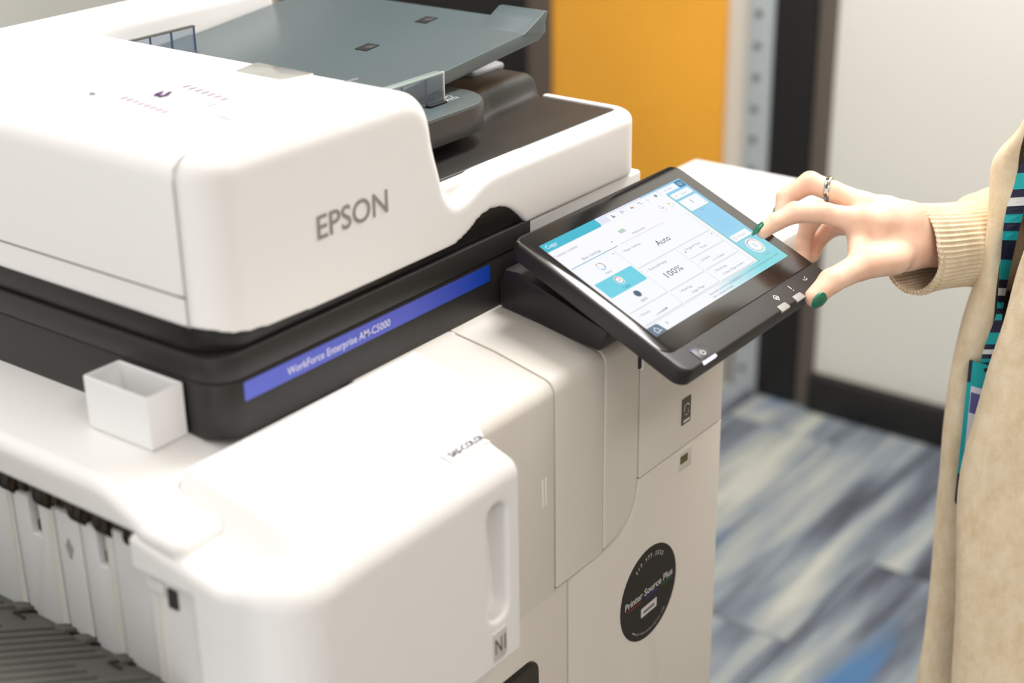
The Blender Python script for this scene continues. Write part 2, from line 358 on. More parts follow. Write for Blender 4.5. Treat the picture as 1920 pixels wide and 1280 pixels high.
# curved cover
curve = [(1.022, 0.846), (1.0213, 0.836), (1.019, 0.824), (1.013, 0.811), (1.004, 0.8025), (0.993, 0.7965), (0.98, 0.7935), (0.9688, 0.7925)]
pts = [(1.022, 0.979)]+curve+[(0.9688, 0.979)]
def sst(a, x0, x1):
    t = np.clip((a-x0)/(x1-x0), 0, 1); return t*t*(3-2*t)
CE = fillet([(0.75, 0.9995), (0.70, 0.9925), (0.64, 0.979), (0.64, 0.70), (0.75, 0.70)], [0, 0, 0.013, 0, 0], 8)
CEL = [(1.022, 1.02)]+curve+[(0.9688, 1.02)]
sdf_mesh('curved_cover_panel', lambda X, Y, Z: ri(s_poly(CEL, X, Z), s_poly(CE, Y, Z), 0.0018), (0.962, 0.634, 0.784), (1.030, 0.756, 1.006), 0.0013, WHITE_SHADED, CP)
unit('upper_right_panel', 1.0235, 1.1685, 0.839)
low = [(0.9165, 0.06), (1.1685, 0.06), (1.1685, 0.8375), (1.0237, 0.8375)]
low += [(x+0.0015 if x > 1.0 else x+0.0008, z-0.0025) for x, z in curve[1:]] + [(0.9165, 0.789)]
prism('front_door', low, 'y', 0.6395, 0.70, WHITE_SHADED, CP, 0.002, 2)
prism('lower_front_cover', [(0.56, 0.06), (0.9145, 0.06), (0.9145, 0.789), (0.56, 0.789)], 'y', 0.640, 0.70, WHITE_SHADED, CP, 0.0018, 2)
# black recessed grip plate in the lower front cover
prism('grip_plate', fillet([(0.70, 0.60), (0.870, 0.60), (0.870, 0.7405), (0.70, 0.7405)], [0.004, 0.004, 0.014, 0.004], 6), 'y', 0.6375, 0.645, mat('gloss_black', (22, 21, 20), 0.25), CP, 0.0015)
# latch notch
box('latch_notch', (1.0185, 0.6385, 0.946), (1.0225, 0.645, 0.974), DARKGAP, CP, 0.001)
box('latch', (1.0225, 0.6375, 0.944), (1.0250, 0.645, 0.976), WHITE, CP, 0.0006)
for xx in (0.8800, 0.8842):
    tube('grip_ridge', [(xx, 0.6400, 0.877), (xx, 0.6400, 0.902)], 0.0006, WHITE, CP, 8)

# N1 ink cover, moulded
def sst(a, x0, x1):
    t = np.clip((a-x0)/(x1-x0), 0, 1); return t*t*(3-2*t)
def cover_fn(X, Y, Z):
    step = 0.021*(1-sst(X, 0.596, 0.611))*sst(Y, 0.618, 0.668)
    zt = 1.001-(0.744-Y)*0.187-step-0.0055*sst(-X, -0.625, -0.565)
    plan = [(0.558, 0.600), (0.797, 0.600), (0.803, 0.636), (0.813, 0.648), (0.825, 0.657), (0.8535, 0.659), (0.8535, 0.747), (0.558, 0.747)]
    pl = s_poly(fillet(plan, [0.040, 0.006, 0.003, 0.003, 0.003, 0.003, 0, 0], 8), X, Y)
    rr = 0.010+0.008*sst(-Y, -0.66, -0.615)
    d = ri(pl, Z-zt+0*X, rr); d = np.maximum(d, 0.806-Z)
    d = np.maximum(d, np.where(X > 0.804, 0.968-Z, -1))
    cut = np.maximum(np.maximum(X-0.5690, 0.689-Y), Z-0.944); d = smax(d, -cut, 0.002)
    h = s_rect(X, Z, 0.7572, 0.7808, 0.846, 0.9435, 0.0112); hd = np.maximum(h, Y-0.622+(0.9435-Z)*0.07)
    return smax(d, -hd, 0.004)
sdf_mesh('front_left_cover', cover_fn, (0.548, 0.592, 0.798), (0.862, 0.752, 1.010), 0.0015, WHITE, CP)
# N1 plate
def fy(y): return lambda u, v, w: (u, y-w, v)
INK = mat('dark_ink', (60, 56, 58), 0.6)
pl = prism('letter_plate', fillet([(0.7605, 0.812), (0.7768, 0.812), (0.7768, 0.8375), (0.7605, 0.8375)], [0.0008, 0.005, 0.0008, 0.0008]), 'y', 0.5992, 0.603, mat('plate_grey', (205, 200, 195), 0.5), CP, 0.0004)
a = MB(fy(0.5990)); a.text('N1', 0.7625, 0.8185, 0.0135, INK, width=0.0125); a.build('plate_letters', CP)

# exit bridge on the left
def bridge_fn(X, Y, Z):
    zt = 1.0-0.0215*sst(-Y, -0.785, -0.715)
    b = np.maximum(ri(s_rect(X, Y, 0.560, 0.84, 0.700, 1.19, 0.008), Z-zt+0*X, 0.010), 0.972-Z)
    c = s_box(X, Y, Z, (0.560, 0.700, 0.948), (0.604, 0.742, 0.978), 0.008)
    d = smin(b, c, 0.006)
    return np.maximum(d, np.minimum(0.7485-Y, 0)*0+np.where(Y < 0.7485, X-0.6035, -1))
sdf_mesh('exit_bridge', bridge_fn, (0.553, 0.692, 0.94), (0.85, 1.20, 1.006), 0.0024, WHITE, CP)
# exit slot with rollers
box('exit_slot', (0.590, 0.742, 0.928), (0.603, 1.10, 0.977), mat('slot_black', (14, 13, 13), 0.6), CP)
tube('roller_shaft', [(0.584, 0.745, 0.956), (0.584, 1.10, 0.956)], 0.0052, mat('shaft_black', (26, 26, 30), 0.3), CP, 14)
for yy in (0.763, 0.795, 0.822, 0.861, 0.902, 0.941):
    tube('roller', [(0.582, yy-0.007, 0.955), (0.582, yy+0.007, 0.955)], 0.0118, mat('roller_rubber', (30, 28, 27), 0.6), CP, 24)
    for q in (-0.013, 0.013):
        tube('roller_hub', [(0.582, yy+q-0.0025, 0.955), (0.582, yy+q+0.0025, 0.955)], 0.0075, mat('hub_black', (52, 50, 48), 0.5), CP, 10)
br = []
for k in range(40):
    yy = 0.748+k*0.009; br.append((yy, random.uniform(-1, 1)))
bm = bmesh.new()
for yy, q in br:
    for s in range(2):
        y2 = yy+s*0.003; p = [Vector((0.572, y2, 0.974)), Vector((0.569, y2+q*0.001, 0.966)), Vector((0.5665, y2+q*0.002, 0.957))]
        for i in range(2):
            a_, b_ = p[i], p[i+1]; w = Vector((0, 0.00013, 0)); u = Vector((0.0003, 0, 0))
            vs = [bm.verts.new(a_-w), bm.verts.new(a_+w), bm.verts.new(b_+w), bm.verts.new(b_-w), bm.verts.new(a_+u), bm.verts.new(b_+u)]
            bm.faces.new(vs[:4]); bm.faces.new((vs[0], vs[3], vs[5], vs[4])); bm.faces.new((vs[1], vs[4], vs[5], vs[2]))
o = from_bm('static_brush', bm, mat('brush_brass', (176, 150, 110), 0.4, metal=0.6), CP, smooth=False); o['kind'] = 'stuff'
# ribbed wall under the slot: separate white strips with recessed grooves
box('wall_backing', (0.586, 0.700, 0.79), (0.596, 1.10, 0.955), mat('recess_grey', (168, 168, 166), 0.5), CP)
STR = mat('inner_white', (226, 227, 226), 0.45)
cuts = [(0.704, 0.7845), (0.788, 0.8215), (0.8245, 0.8505), (0.8535, 0.899), (0.902, 0.948), (0.951, 0.995), (0.998, 1.045), (1.048, 1.095)]
for i, (y0, y1) in enumerate(cuts):
    if i in (1, 3, 5):
        nz = y0+(0.011 if i == 1 else 0.021)   # strips with a window notch
        prism('wall_strip', [(y0, 0.79), (y1, 0.79), (y1, 0.948), (nz+0.006, 0.948), (nz+0.006, 0.918), (nz-0.005, 0.918), (nz-0.005, 0.948), (y0, 0.948)], 'x', 0.5745, 0.588, STR, CP, 0.0008)
        box('window_catch', (0.580, nz-0.005, 0.918), (0.587, nz+0.006, 0.927), DARKGAP, CP, 0.0005)
    else:
        box('wall_strip', (0.5745 if i else 0.5725, y0, 0.79), (0.588, y1, 0.948 if i else 0.955), STR, CP, 0.0012)
for yy in (0.760, 0.792, 0.857, 0.905):
    box('guide_rib', (0.5732, yy-0.0012, 0.80), (0.5746 if yy > 0.78 else 0.573, yy+0.0012, 0.945), mat('rib_cream', (232, 230, 220), 0.5), CP)
prism('keyhole', [(0.8335, 0.921), (0.8375, 0.929), (0.8415, 0.921), (0.8375, 0.911)], 'x', 0.5737, 0.5747, mat('recess_grey', (168, 168, 166), 0.5), CP)
box('sensor_window', (0.5672, 0.7165, 0.917), (0.5695, 0.7255, 0.932), mat('sensor_dark', (60, 58, 56), 0.3), CP, 0.0005)
box('catch_tab', (0.5665, 0.7285, 0.924), (0.5695, 0.7455, 0.934), WHITE, CP, 0.0012)
for yy in (0.7000, 0.7365): box('guide_rib', (0.5680, yy-0.0018, 0.81), (0.5694, yy+0.0018, 0.922), mat('rib_cream', (232, 230, 220), 0.5), CP)
# output tray, sloping up and away from the machine
SL = 0.48
TG = mat('tray_grey_plastic', (92, 91, 86), 0.55, bump=0.15, nscale=900)
def slab(name, y0, y1, x0, x1, w0, w1, m, bev=0.001, parent=CP):
    L = math.sqrt(1+SL*SL)
    def f(c):
        s_, w_ = c.x, c.z
        return Vector((0.5735-s_/L-w_*(-SL)/L*-1*-1, c.y, 0.8455+s_*SL/L+w_/L))
    return prism(name, [(x0, y0), (x1, y0), (x1, y1), (x0, y1)], 'z', w0, w1, m, parent, bev, mapf=f)
slab('paper_output_tray', 0.712, 1.12, 0.0, 0.42, -0.006, 0.0, TG, 0.0015)
for k in range(31):
    y = 0.752+k*0.0118; x0 = 0.012
    if k % 9 in (1, 2, 3): x0 = 0.05
    slab('tray_rib', y-0.0028, y+0.0028, x0, 0.41, -0.0005, 0.0017, TG, 0.0006)
for yy in (0.785, 0.827, 0.85, 0.90, 0.96, 1.02):
    slab('tray_hook', yy-0.006, yy+0.006, -0.004, 0.012, -0.002, 0.004, TG, 0.001)
    slab('tray_slot', yy-0.009, yy-0.0062, -0.003, 0.007, -0.002, 0.0012, mat('slot_black', (14, 13, 13), 0.6), 0.0)
for yy in (0.770, 0.878):
    slab('tray_frame_mark', yy, yy+0.013, 0.020, 0.0212, -0.0003, 0.0018, DARKGAP, 0.0)
    slab('tray_frame_mark', yy+0.013, yy+0.014, 0.006, 0.0212, -0.0003, 0.0018, DARKGAP, 0.0)

# ---- scanner: black base
box('scanner_base', (0.6472, 0.7462, 1.0435), (1.008, 1.20, 1.0632), BLACK, CP, 0.0)
bpy.data.objects.remove(bpy.data.objects['scanner_base'])
def plan_pts(inset, x1, r):
    return fillet([(0.645+inset, YF+inset), (x1, YF+inset), (x1, 1.205), (0.645+inset, 1.205)], [r, 0.004, 0.01, 0.01], 10)
prism('scanner_lower_band', fillet([(0.6462, YF+0.0006), (1.0085, YF+0.0006), (1.0085, 1.20), (0.6462, 1.20)], [0.022, 0.003, 0.01, 0.01], 12), 'z', 0.9985, 1.0428, BLACK, CP, 0.0018)
prism('scanner_middle_band', fillet([(0.6452, YF-0.0002), (1.0095, YF-0.0002), (1.0095, 1.20), (0.6452, 1.20)], [0.024, 0.003, 0.01, 0.01], 12), 'z', 1.0436, 1.0628, BLACK, CP, 0.0012)
prism('scanner_top_band', fillet([(0.6485, YF+0.0035), (1.0075, YF+0.0035), (1.0075, 1.20), (0.6485, 1.20)], [0.034, 0.003, 0.01, 0.01], 12), 'z', 1.0638, 1.096, mat('black_plastic_smooth', (30, 28, 27), 0.35), CP, 0.001)
box('scanner_right_frame', (1.0085, YF+0.003, 1.0), (1.188, 1.20, 1.060), WHITE, CP, 0.003)
# white document feeder and lid
def cm2(P, n=8):
    out = []
    for i in range(len(P)-1):
        a, b, c, d = [np.array(P[max(0, min(len(P)-1, q))]) for q in (i-1, i, i+1, i+2)]
        for k in range(n):
            t = k/n; out.append(tuple(0.5*((2*b)+(c-a)*t+(2*a-5*b+4*c-d)*t*t+(3*b-a-3*c+d)*t*t*t)))
    return out+[P[-1]]
ARCH = [(0.60, 1.0832), (0.648, 1.0832), (0.665, 1.0785), (0.69, 1.0745), (0.72, 1.0722), (0.80, 1.0712), (0.895, 1.0712), (0.912, 1.0728), (0.926, 1.0780), (0.938, 1.0842), (0.951, 1.0872), (0.966, 1.0860), (0.981, 1.0805), (0.993, 1.0715), (1.001, 1.0640), (1.006, 1.0615), (1.03, 1.0615), (1.3, 1.0615)]
AR = cm2(ARCH); XB = [p[0] for p in AR]; ZB = [p[1] for p in AR]
EL = [(0.55, 0.95), (1.30, 0.95), (1.30, 1.1185)]+cm2([(1.10, 1.1185), (1.0, 1.1185), (0.965, 1.1180), (0.950, 1.1160), (0.937, 1.1115), (0.925, 1.1065), (0.912, 1.1045), (0.9035, 1.1095), (0.897, 1.120), (0.893, 1.140), (0.8905, 1.165), (0.8875, 1.180), (0.882, 1.191), (0.872, 1.200), (0.857, 1.2048), (0.840, 1.2055)], 4)+[(0.55, 1.2055)]
def adf_fn(X, Y, Z):
    e = s_poly(EL, X, Z); p = s_rect(X, Y, 0.645, 1.19, YF, 1.205, 0.034)
    d = ri(e, p, 0.0085+0.0085*sst(Z, 1.125, 1.165)+0*X)
    d = np.maximum(d, np.interp(X.ravel(), XB, ZB).reshape(X.shape)-Z)
    rb = s_box(X, Y, Z, (0.70, 1.143, 1.07), (1.12, 1.205, 1.2055), 0.012); d = np.minimum(d, np.maximum(rb, 1.0615-Z))
    rim = s_box(X, Y, Z, (0.87, 0.7555, 1.08), (1.02, 0.775, 1.1175), 0.005); d = smin(d, np.maximum(rim, 1.09-Z), 0.006)
    rec = s_box(X, Y, Z, (0.80, 0.7665, 1.098), (1.177, 1.143, 1.40), 0.010)
    rec = np.maximum(rec, 0.893-X+0*Y)
    rec2 = s_box(X, Y, Z, (1.0, 0.853, 1.100), (1.40, 1.143, 1.40), 0.004)
    return np.maximum(np.maximum(d, -rec), -rec2)
sdf_mesh('document_feeder_cover', adf_fn, (0.638, 0.738, 1.052), (1.20, 1.212, 1.212), 0.0022, WHITE, CP)
SEAM = mat('seam_grey', (150, 146, 144), 0.7)
# seams on the feeder cover
xs, ys = 0.6450, 0.767
tube('seam', [(xs, ys, 1.084), (xs, ys, 1.15), (xs, ys, 1.1885), (0.6470, ys, 1.197), (0.652, ys, 1.2025), (0.661, ys, 1.2055)]+[(0.70, 0.7715, 1.2056), (0.772, 0.772, 1.2056), (0.788, 0.776, 1.2056), (0.826, 0.806, 1.2056), (0.872, 0.808, 1.2045)], 0.00055, SEAM, CP, 6)
tube('seam', [(xs, ys, 1.106), (xs, 0.90, 1.106), (xs, 1.19, 1.106)], 0.00055, DARKGAP, CP, 6)
# mirror-like inlay on the lid
prism('glossy_inlay', [(0.831, 0.848), (0.8595, 0.843), (0.8615, 0.907), (0.832, 0.902)], 'z', 1.2052, 1.2062, mat('glossy_inlay', (214, 214, 208), 0.12, metal=0.55), CP, 0.0003)
# output tray liner (black) inside the lid recess
def liner_fn(X, Y, Z):
    bed = s_box(X, Y, Z, (0.894, 0.767, 1.09), (1.177, 1.142, 1.1172), 0.002)
    dip = -s_box(X, Y, Z, (0.86, 0.772, 1.1135), (1.170, 0.96, 1.2), 0.003)
    pf = [(0.86, 0.805), (0.97, 0.825), (1.10, 0.853), (1.188, 0.862), (1.188, 1.142), (0.86, 1.142)]
    zt = 1.146-(X-0.9)*0.035-0.005*np.exp(-((X-0.99)/0.05)**2)
    yf = np.interp(X.ravel(), [0.86, 0.97, 1.10, 1.188], [0.800, 0.820, 0.850, 0.862]).reshape(X.shape)
    lean = (Z-1.108)*0.35
    side = np.maximum(np.maximum(yf+lean-Y, X-1.188+(Z-1.11)*0.12), Y-1.142)
    plat = ri(side, Z-zt, 0.007); plat = np.maximum(plat, 1.101-Z); plat = np.maximum(plat, 0.894-X)
    d = smin(bed, plat, 0.007)
    return d
sdf_mesh('feeder_output_tray', liner_fn, (0.886, 0.758, 1.082), (1.196, 1.148, 1.155), 0.0022, BLACK_TRAY, CP)
sdf_mesh('tray_reflection_lump', lambda X, Y, Z: smin(s_ell(X, Y, Z, (1.130, 0.945, 1.138), (0.045, 0.030, 0.007)), s_box(X, Y, Z, (1.135, 0.905, 1.136), (1.185, 0.935, 1.1405), 0.002), 0.012), (1.07, 0.90, 1.128), (1.20, 0.985, 1.15), 0.0018, mat('pale_reflection', (150, 152, 158), 0.3), CP)  # pale lump standing in for a glossy reflection on the black tray
# feed tray, rising to the right
def ft(x): return 1.1755+(x-1.014)*0.098
fts = [(0.88, ft(0.88)-0.012), (1.155, ft(1.155)-0.013), (1.166, ft(1.166)-0.008), (1.168, ft(1.166)+0.016), (1.164, ft(1.16)+0.017), (1.150, ft(1.15)+0.012), (1.128, ft(1.128)+0.0035), (1.105, ft(1.105)), (0.88, ft(0.88))]
prism('document_feed_tray', fts[:2]+fts[2:3]+[(1.166, ft(1.166)), (1.105, ft(1.105)), (0.88, ft(0.88))], 'y', 0.840, 1.14, TEALBLACK, CP, 0.002)
prism('tray_end_lip', [(1.128, ft(1.128)-0.001), (1.160, ft(1.16)-0.008), (1.168, ft(1.166)+0.011), (1.163, ft(1.16)+0.012), (1.150, ft(1.15)+0.0065), (1.136, ft(1.136)+0.0018)], 'y', 0.839, 0.893, TEALBLACK, CP, 0.0015)
for (sx, sy) in ((1.040, 0.950), (1.128, 0.953), (1.21, 0.95)):
    if sx > 1.15: continue
    prism('tray_notch', [(sx-0.009, sy-0.007), (sx+0.009, sy-0.007), (sx+0.009, sy+0.007), (sx-0.009, sy+0.007)], 'z', 0.0, 0.0006, mat('slot_black', (14, 13, 13), 0.6), CP, mapf=lambda c: Vector((c.x, c.y, ft(c.x)+0.0001+c.z)))
    prism('notch_floor', [(sx-0.002, sy-0.0068), (sx+0.006, sy-0.0068), (sx+0.004, sy+0.001), (sx-0.004, sy+0.001)], 'z', 0.0006, 0.0009, mat('notch_grey', (64, 66, 66), 0.5), CP, mapf=lambda c: Vector((c.x, c.y, ft(c.x)+0.0001+c.z)))
# side guide base with rounded end and paper size marks
gb = fillet([(0.880, 0.797), (1.043, 0.797), (1.043, 0.885), (0.880, 0.885)], [0.001, 0.062, 0.020, 0.001], 16)
prism('side_guide_base', gb, 'z', 1.131, 1.1540, mat('guide_base_plastic', (58, 56, 54), 0.38, bump=0.08, nscale=1200), CP, 0.0010)
prism('guide_base_top', fillet([(0.881, 0.7985), (1.0415, 0.7985), (1.0415, 0.8835), (0.881, 0.8835)], [0.001, 0.061, 0.019, 0.001], 16), 'z', 1.1538, 1.1550, TEALBLACK, CP, 0.0004)
WI = mat('white_print', (225, 225, 222), 0.6)
g = MB(lambda u, v, w: (u, v, 1.1552+w))
def gt(body, x, y, h, wd): g.text(body, x, y, h, WI, width=wd)
gt('-A4', 0.9965, 0.8325, 0.0042, 0.0135); gt('A3', 1.0015, 0.8255, 0.0042, 0.0085); gt('A4', 1.004, 0.8505, 0.0042, 0.0085); gt('A5', 1.0045, 0.8445, 0.0042, 0.0085)
for x_, y_ in ((1.0120, 0.8325), (1.0118, 0.8255), (1.0145, 0.8505), (1.0150, 0.8445)):
    g.line(x_, y_, x_+0.0045, y_, 0.0005, WI); g.line(x_+0.0045, y_, x_+0.0045, y_+0.004, 0.0005, WI); g.line(x_, y_+0.004, x_+0.0045, y_+0.004, 0.0005, WI); g.line(x_, y_, x_, y_+0.004, 0.0005, WI)
gt('LTR', 0.955, 0.848, 0.0036, 0.011); gt('LGL', 0.955, 0.842, 0.0036, 0.011); gt('A5 B5', 0.970, 0.8395, 0.0036, 0.015); gt('B4', 0.985, 0.8455, 0.0036, 0.008)
o = g.build('size_marks', CP); o['kind'] = 'stuff'
box('paper_guide', (0.885, 0.8265, 1.1555), (0.9985, 0.8290, 1.1800), CLEAR, CP, 0.0012)
box('paper_guide_top', (0.885, 0.8265, 1.1790), (0.9980, 0.8350, 1.1812), mat('pale_clear_edge', (190, 205, 200), 0.2, trans=0.5), CP, 0.0008)
box('paper_guide_end', (0.9978, 0.8262, 1.1555), (0.9992, 0.8292, 1.1812), mat('pale_clear_edge2', (215, 215, 210), 0.2), CP, 0.0004)
for x_ in (0.945, 0.9755): box('guide_rib', (x_, 0.8268, 1.156), (x_+0.0008, 0.8295, 1.179), mat('guide_line', (70, 84, 120), 0.3), CP)
box('guide_foot', (0.975, 0.8225, 1.1550), (0.9975, 0.8300, 1.1570), mat('slot_black', (14, 13, 13), 0.6), CP, 0.0005)
box('rear_paper_guide', (0.885, 1.100, 1.150), (0.9690, 1.1030, 1.1930), CLEAR, CP, 0.0012)
for xx in (0.915, 0.940, 0.9675): box('guide_rib', (xx, 1.0990, 1.160), (xx+0.0014, 1.1005, 1.192), mat('guide_line', (70, 84, 120), 0.3), CP)
box('guide_top_edge', (0.885, 1.0985, 1.1922), (0.9690, 1.1030, 1.1936), GREY, CP)
# brand letters
SIL = mat('silver_letters', (158, 156, 152), 0.35, metal=0.4)
sh = MB(lambda u, v, w: (u, 0.7436-w, 1.1212+v)); sh.text('EPSON', 0.7515, 0.0, 0.0178, SIL, width=0.0765, bold=0.010, res=4); sh.build('maker_lettering', CP)
# blue label blending from violet to blue
def label_mat():
    m = mat('blue_label', (60, 80, 190), 0.45); nt = m.node_tree; b = nt.nodes['Principled BSDF']; geo = nt.nodes.new('ShaderNodeNewGeometry'); sp = nt.nodes.new('ShaderNodeSeparateXYZ')
    mr = nt.nodes.new('ShaderNodeMapRange'); mr.inputs[1].default_value = 0.67; mr.inputs[2].default_value = 0.95; r = nt.nodes.new('ShaderNodeValToRGB')
    r.color_ramp.elements[0].color = srgb(90, 102, 206); r.color_ramp.elements[1].color = srgb(0, 62, 176); q = r.color_ramp.elements.new(0.62); q.color = srgb(84, 94, 196)
    nt.links.new(geo.outputs['Position'], sp.inputs[0]); nt.links.new(sp.outputs[0], mr.inputs[0]); nt.links.new(mr.outputs[0], r.inputs[0]); nt.links.new(r.outputs[0], b.inputs['Base Color']); return m
prism('model_label', fillet([(0.6695, 1.0252), (0.951, 1.0252), (0.951, 1.0398), (0.6695, 1.0398)], 0.0012, 3), 'y', 0.7442, 0.7448, label_mat(), CP)
sh = MB(lambda u, v, w: (u, 0.7440-w, v)); sh.text('WorkForce Enterprise AM-C5000', 0.7118, 1.0292, 0.0062, mat('label_white', (225, 225, 245), 0.5), width=0.1125, bold=0.008); sh.build('model_lettering', CP)

# stickers
g = MB(lambda u, v, w: (u, v, 1.2058+w)); PAP = mat('sticker_paper', (240, 239, 240), 0.5); PUR = mat('sticker_purple', (62, 40, 84), 0.6); PIN = mat('sticker_pink', (214, 190, 198), 0.6); GR = mat('sticker_grey', (120, 120, 124), 0.6)
def qf(a, b, c, d): return lambda s, t: tuple((1-s)*(1-t)*a[i]+s*(1-t)*b[i]+s*t*c[i]+(1-s)*t*d[i] for i in (0, 1))
Q1 = qf((0.719, 0.845), (0.781, 0.852), (0.788, 0.921), (0.707, 0.890))
Q1 = qf((0.709, 0.848), (0.775, 0.838), (0.790, 0.912), (0.722, 0.924))
def qrect(Q, s0, t0, s1, t1, m, w): g.poly([Q(s0, t0), Q(s1, t0), Q(s1, t1), Q(s0, t1)], m, w)
qrect(Q1, 0, 0, 1, 1, mat('sticker_blush', (238, 228, 230), 0.5), 0.0)
for k in range(7): qrect(Q1, 0.80, 0.06+k*0.115, 0.92, 0.10+k*0.115, PUR, 0.0002)
for k in range(8): qrect(Q1, 0.06, 0.08+k*0.105, 0.17, 0.12+k*0.105, PUR, 0.0002)
g.poly([Q1(0.38, 0.58), Q1(0.48, 0.57), Q1(0.64, 0.70), Q1(0.60, 0.73), Q1(0.48, 0.66), Q1(0.40, 0.70)], PUR, 0.0002)
g.poly([Q1(0.34, 0.64), Q1(0.44, 0.76), Q1(0.60, 0.80), Q1(0.50, 0.70)], PUR, 0.0003)
for s_, t_ in ((0.36, 0.2), (0.66, 0.2)): qrect(Q1, s_, t_, s_+0.012, t_+0.36, PIN, 0.0002)
for k in range(3): qrect(Q1, 0.44+0.05*k, 0.24, 0.455+0.05*k, 0.50, PIN, 0.0002)
qrect(Q1, 0.36, 0.19, 0.672, 0.205, PIN, 0.0002)
g.build('instruction_sticker', CP, 'sticker with rows of purple pictograms')
g = MB(lambda u, v, w: (u, v, 1.2058+w)); Q2 = qf((0.712, 0.925), (0.765, 0.915), (0.782, 0.945), (0.728, 0.955))
qrect(Q2, 0, 0, 1, 1, PAP, 0.0)
for k in range(2): qrect(Q2, 0.16, 0.36+0.22*k, 0.66, 0.42+0.22*k, GR, 0.0002)
g.poly([Q2(0.04+0.05*math.cos(q), 0.5+0.16*math.sin(q)) for q in np.linspace(0, 6.0, 12)], GR, 0.0002)
g.build('small_sticker', CP)
g = MB(lambda u, v, w: (u, v, 1.2058+w)); Q3 = qf((0.722, 0.792), (0.765, 0.785), (0.778, 0.838), (0.738, 0.846))
qrect(Q3, 0, 0, 1, 1, PAP, 0.0)
qrect(Q3, 0.2, 0.88, 0.9, 0.92, GR, 0.0002); qrect(Q3, 0.05, 0.1, 0.1, 0.5, GR, 0.0002); qrect(Q3, 0.15, 0.05, 0.19, 0.45, GR, 0.0002)
g.build('small_sticker', CP)
# asset tag text on the front left cover
def tagmap(u, v, w):
    x = 0.7530+u*0.001; y = 0.6262+v*0.001; r = 0.016
    z = 1.001-(0.744-y)*0.187+0.0014+w-(r-math.sqrt(r*r-min(r*0.95, max(0.0, x-(0.801-r)))**2))
    return (x, y, z)
g = MB(tagmap); [g.rect(-4+k*4, -3.0, k*4, 10, mat('tape_white', (246, 246, 246), 0.35), 0.0) for k in range(11)]; g.text('SAS-COLOR', 0, 0.4, 6.0, INK, 0.0005, width=40, bold=0.025); g.build('name_tape', CP, 'white tape printed SAS-COLOR')
# round dealer sticker
def circ_pts(cx, cz, r, n=48): return [(cx+r*math.cos(2*math.pi*k/n), cz+r*math.sin(2*math.pi*k/n)) for k in range(n)]
prism('round_sticker', circ_pts(1.0435, 0.711, 0.0475), 'y', 0.6389, 0.6394, mat('sticker_black', (24, 22, 22), 0.4), CP)
g = MB(fy(0.6386)); SW = mat('sticker_white', (214, 212, 210), 0.5)
g.text('Printer Source Plus', 1.003, 0.711, 0.0072, SW, width=0.081, bold=0.014); g.build('dealer_name', CP)
for nm_, u0, u1, mm in (('red_line', 1.006, 1.030, mat('st_red', (150, 40, 40), 0.5)), ('blue_line', 1.036, 1.058, mat('st_blue', (40, 60, 150), 0.5)), ('green_line', 1.063, 1.083, mat('st_green', (40, 110, 60), 0.5))):
    g = MB(fy(0.6386)); g.rect(u0, 0.7075, u1, 0.7088, mm); g.build(nm_, CP)
g = MB(fy(0.6386)); g.rect(1.030, 0.6895, 1.057, 0.6995, SW, r=0.001); g.rect(1.034, 0.6925, 1.053, 0.6955, mat('st_grey', (120, 118, 116), 0.5), 0.0002); g.build('sticker_box', CP)
g = MB(fy(0.6386)); g.text_arc('517.977.5552', 1.0435, 0.711, 0.0365, math.pi/2, 0.0042, SW); g.build('phone_print', CP)
g = MB(fy(0.6386)); g.text_arc('www.printersourceplus.com', 1.0435, 0.711, 0.0415, -math.pi/2, 0.0026, SW, top=False); g.build('address_print', CP)
# energy label and service port
prism('energy_label', [(1.0935, 0.8615), (1.1085, 0.8615), (1.1085, 0.8875), (1.0935, 0.8875)], 'y', 0.6390, 0.6394, mat('label_brown', (86, 80, 70), 0.5), CP)
g = MB(fy(0.6387)); g.arc(1.101, 0.8765, 0.0042, 0.0052, 20, 200, SW); g.rect(1.0955, 0.8635, 1.1065, 0.8660, SW); g.arc(1.101, 0.8735, 0.0030, 0.0036, 200, 380, SW); g.build('energy_print', CP)
prism('service_port', fillet([(1.0905, 0.8145), (1.1125, 0.8145), (1.1125, 0.8345), (1.0905, 0.8345)], 0.001, 2), 'y', 0.6388, 0.6402, mat('port_white', (214, 208, 200), 0.5), CP, 0.0003)
box('port_contact', (1.0925, 0.6382, 0.8225), (1.1045, 0.6392, 0.8300), mat('port_olive', (96, 92, 50), 0.5), CP)
# side shelf on the right
box('side_shelf', (1.171, 0.730, 0.893), (1.655, 0.960, 0.915), WHITE, CP, 0.003)
for yy in (0.76, 0.92): box('shelf_bracket', (1.166, yy-0.01, 0.860), (1.45, yy+0.01, 0.894), GREY, CP, 0.002)

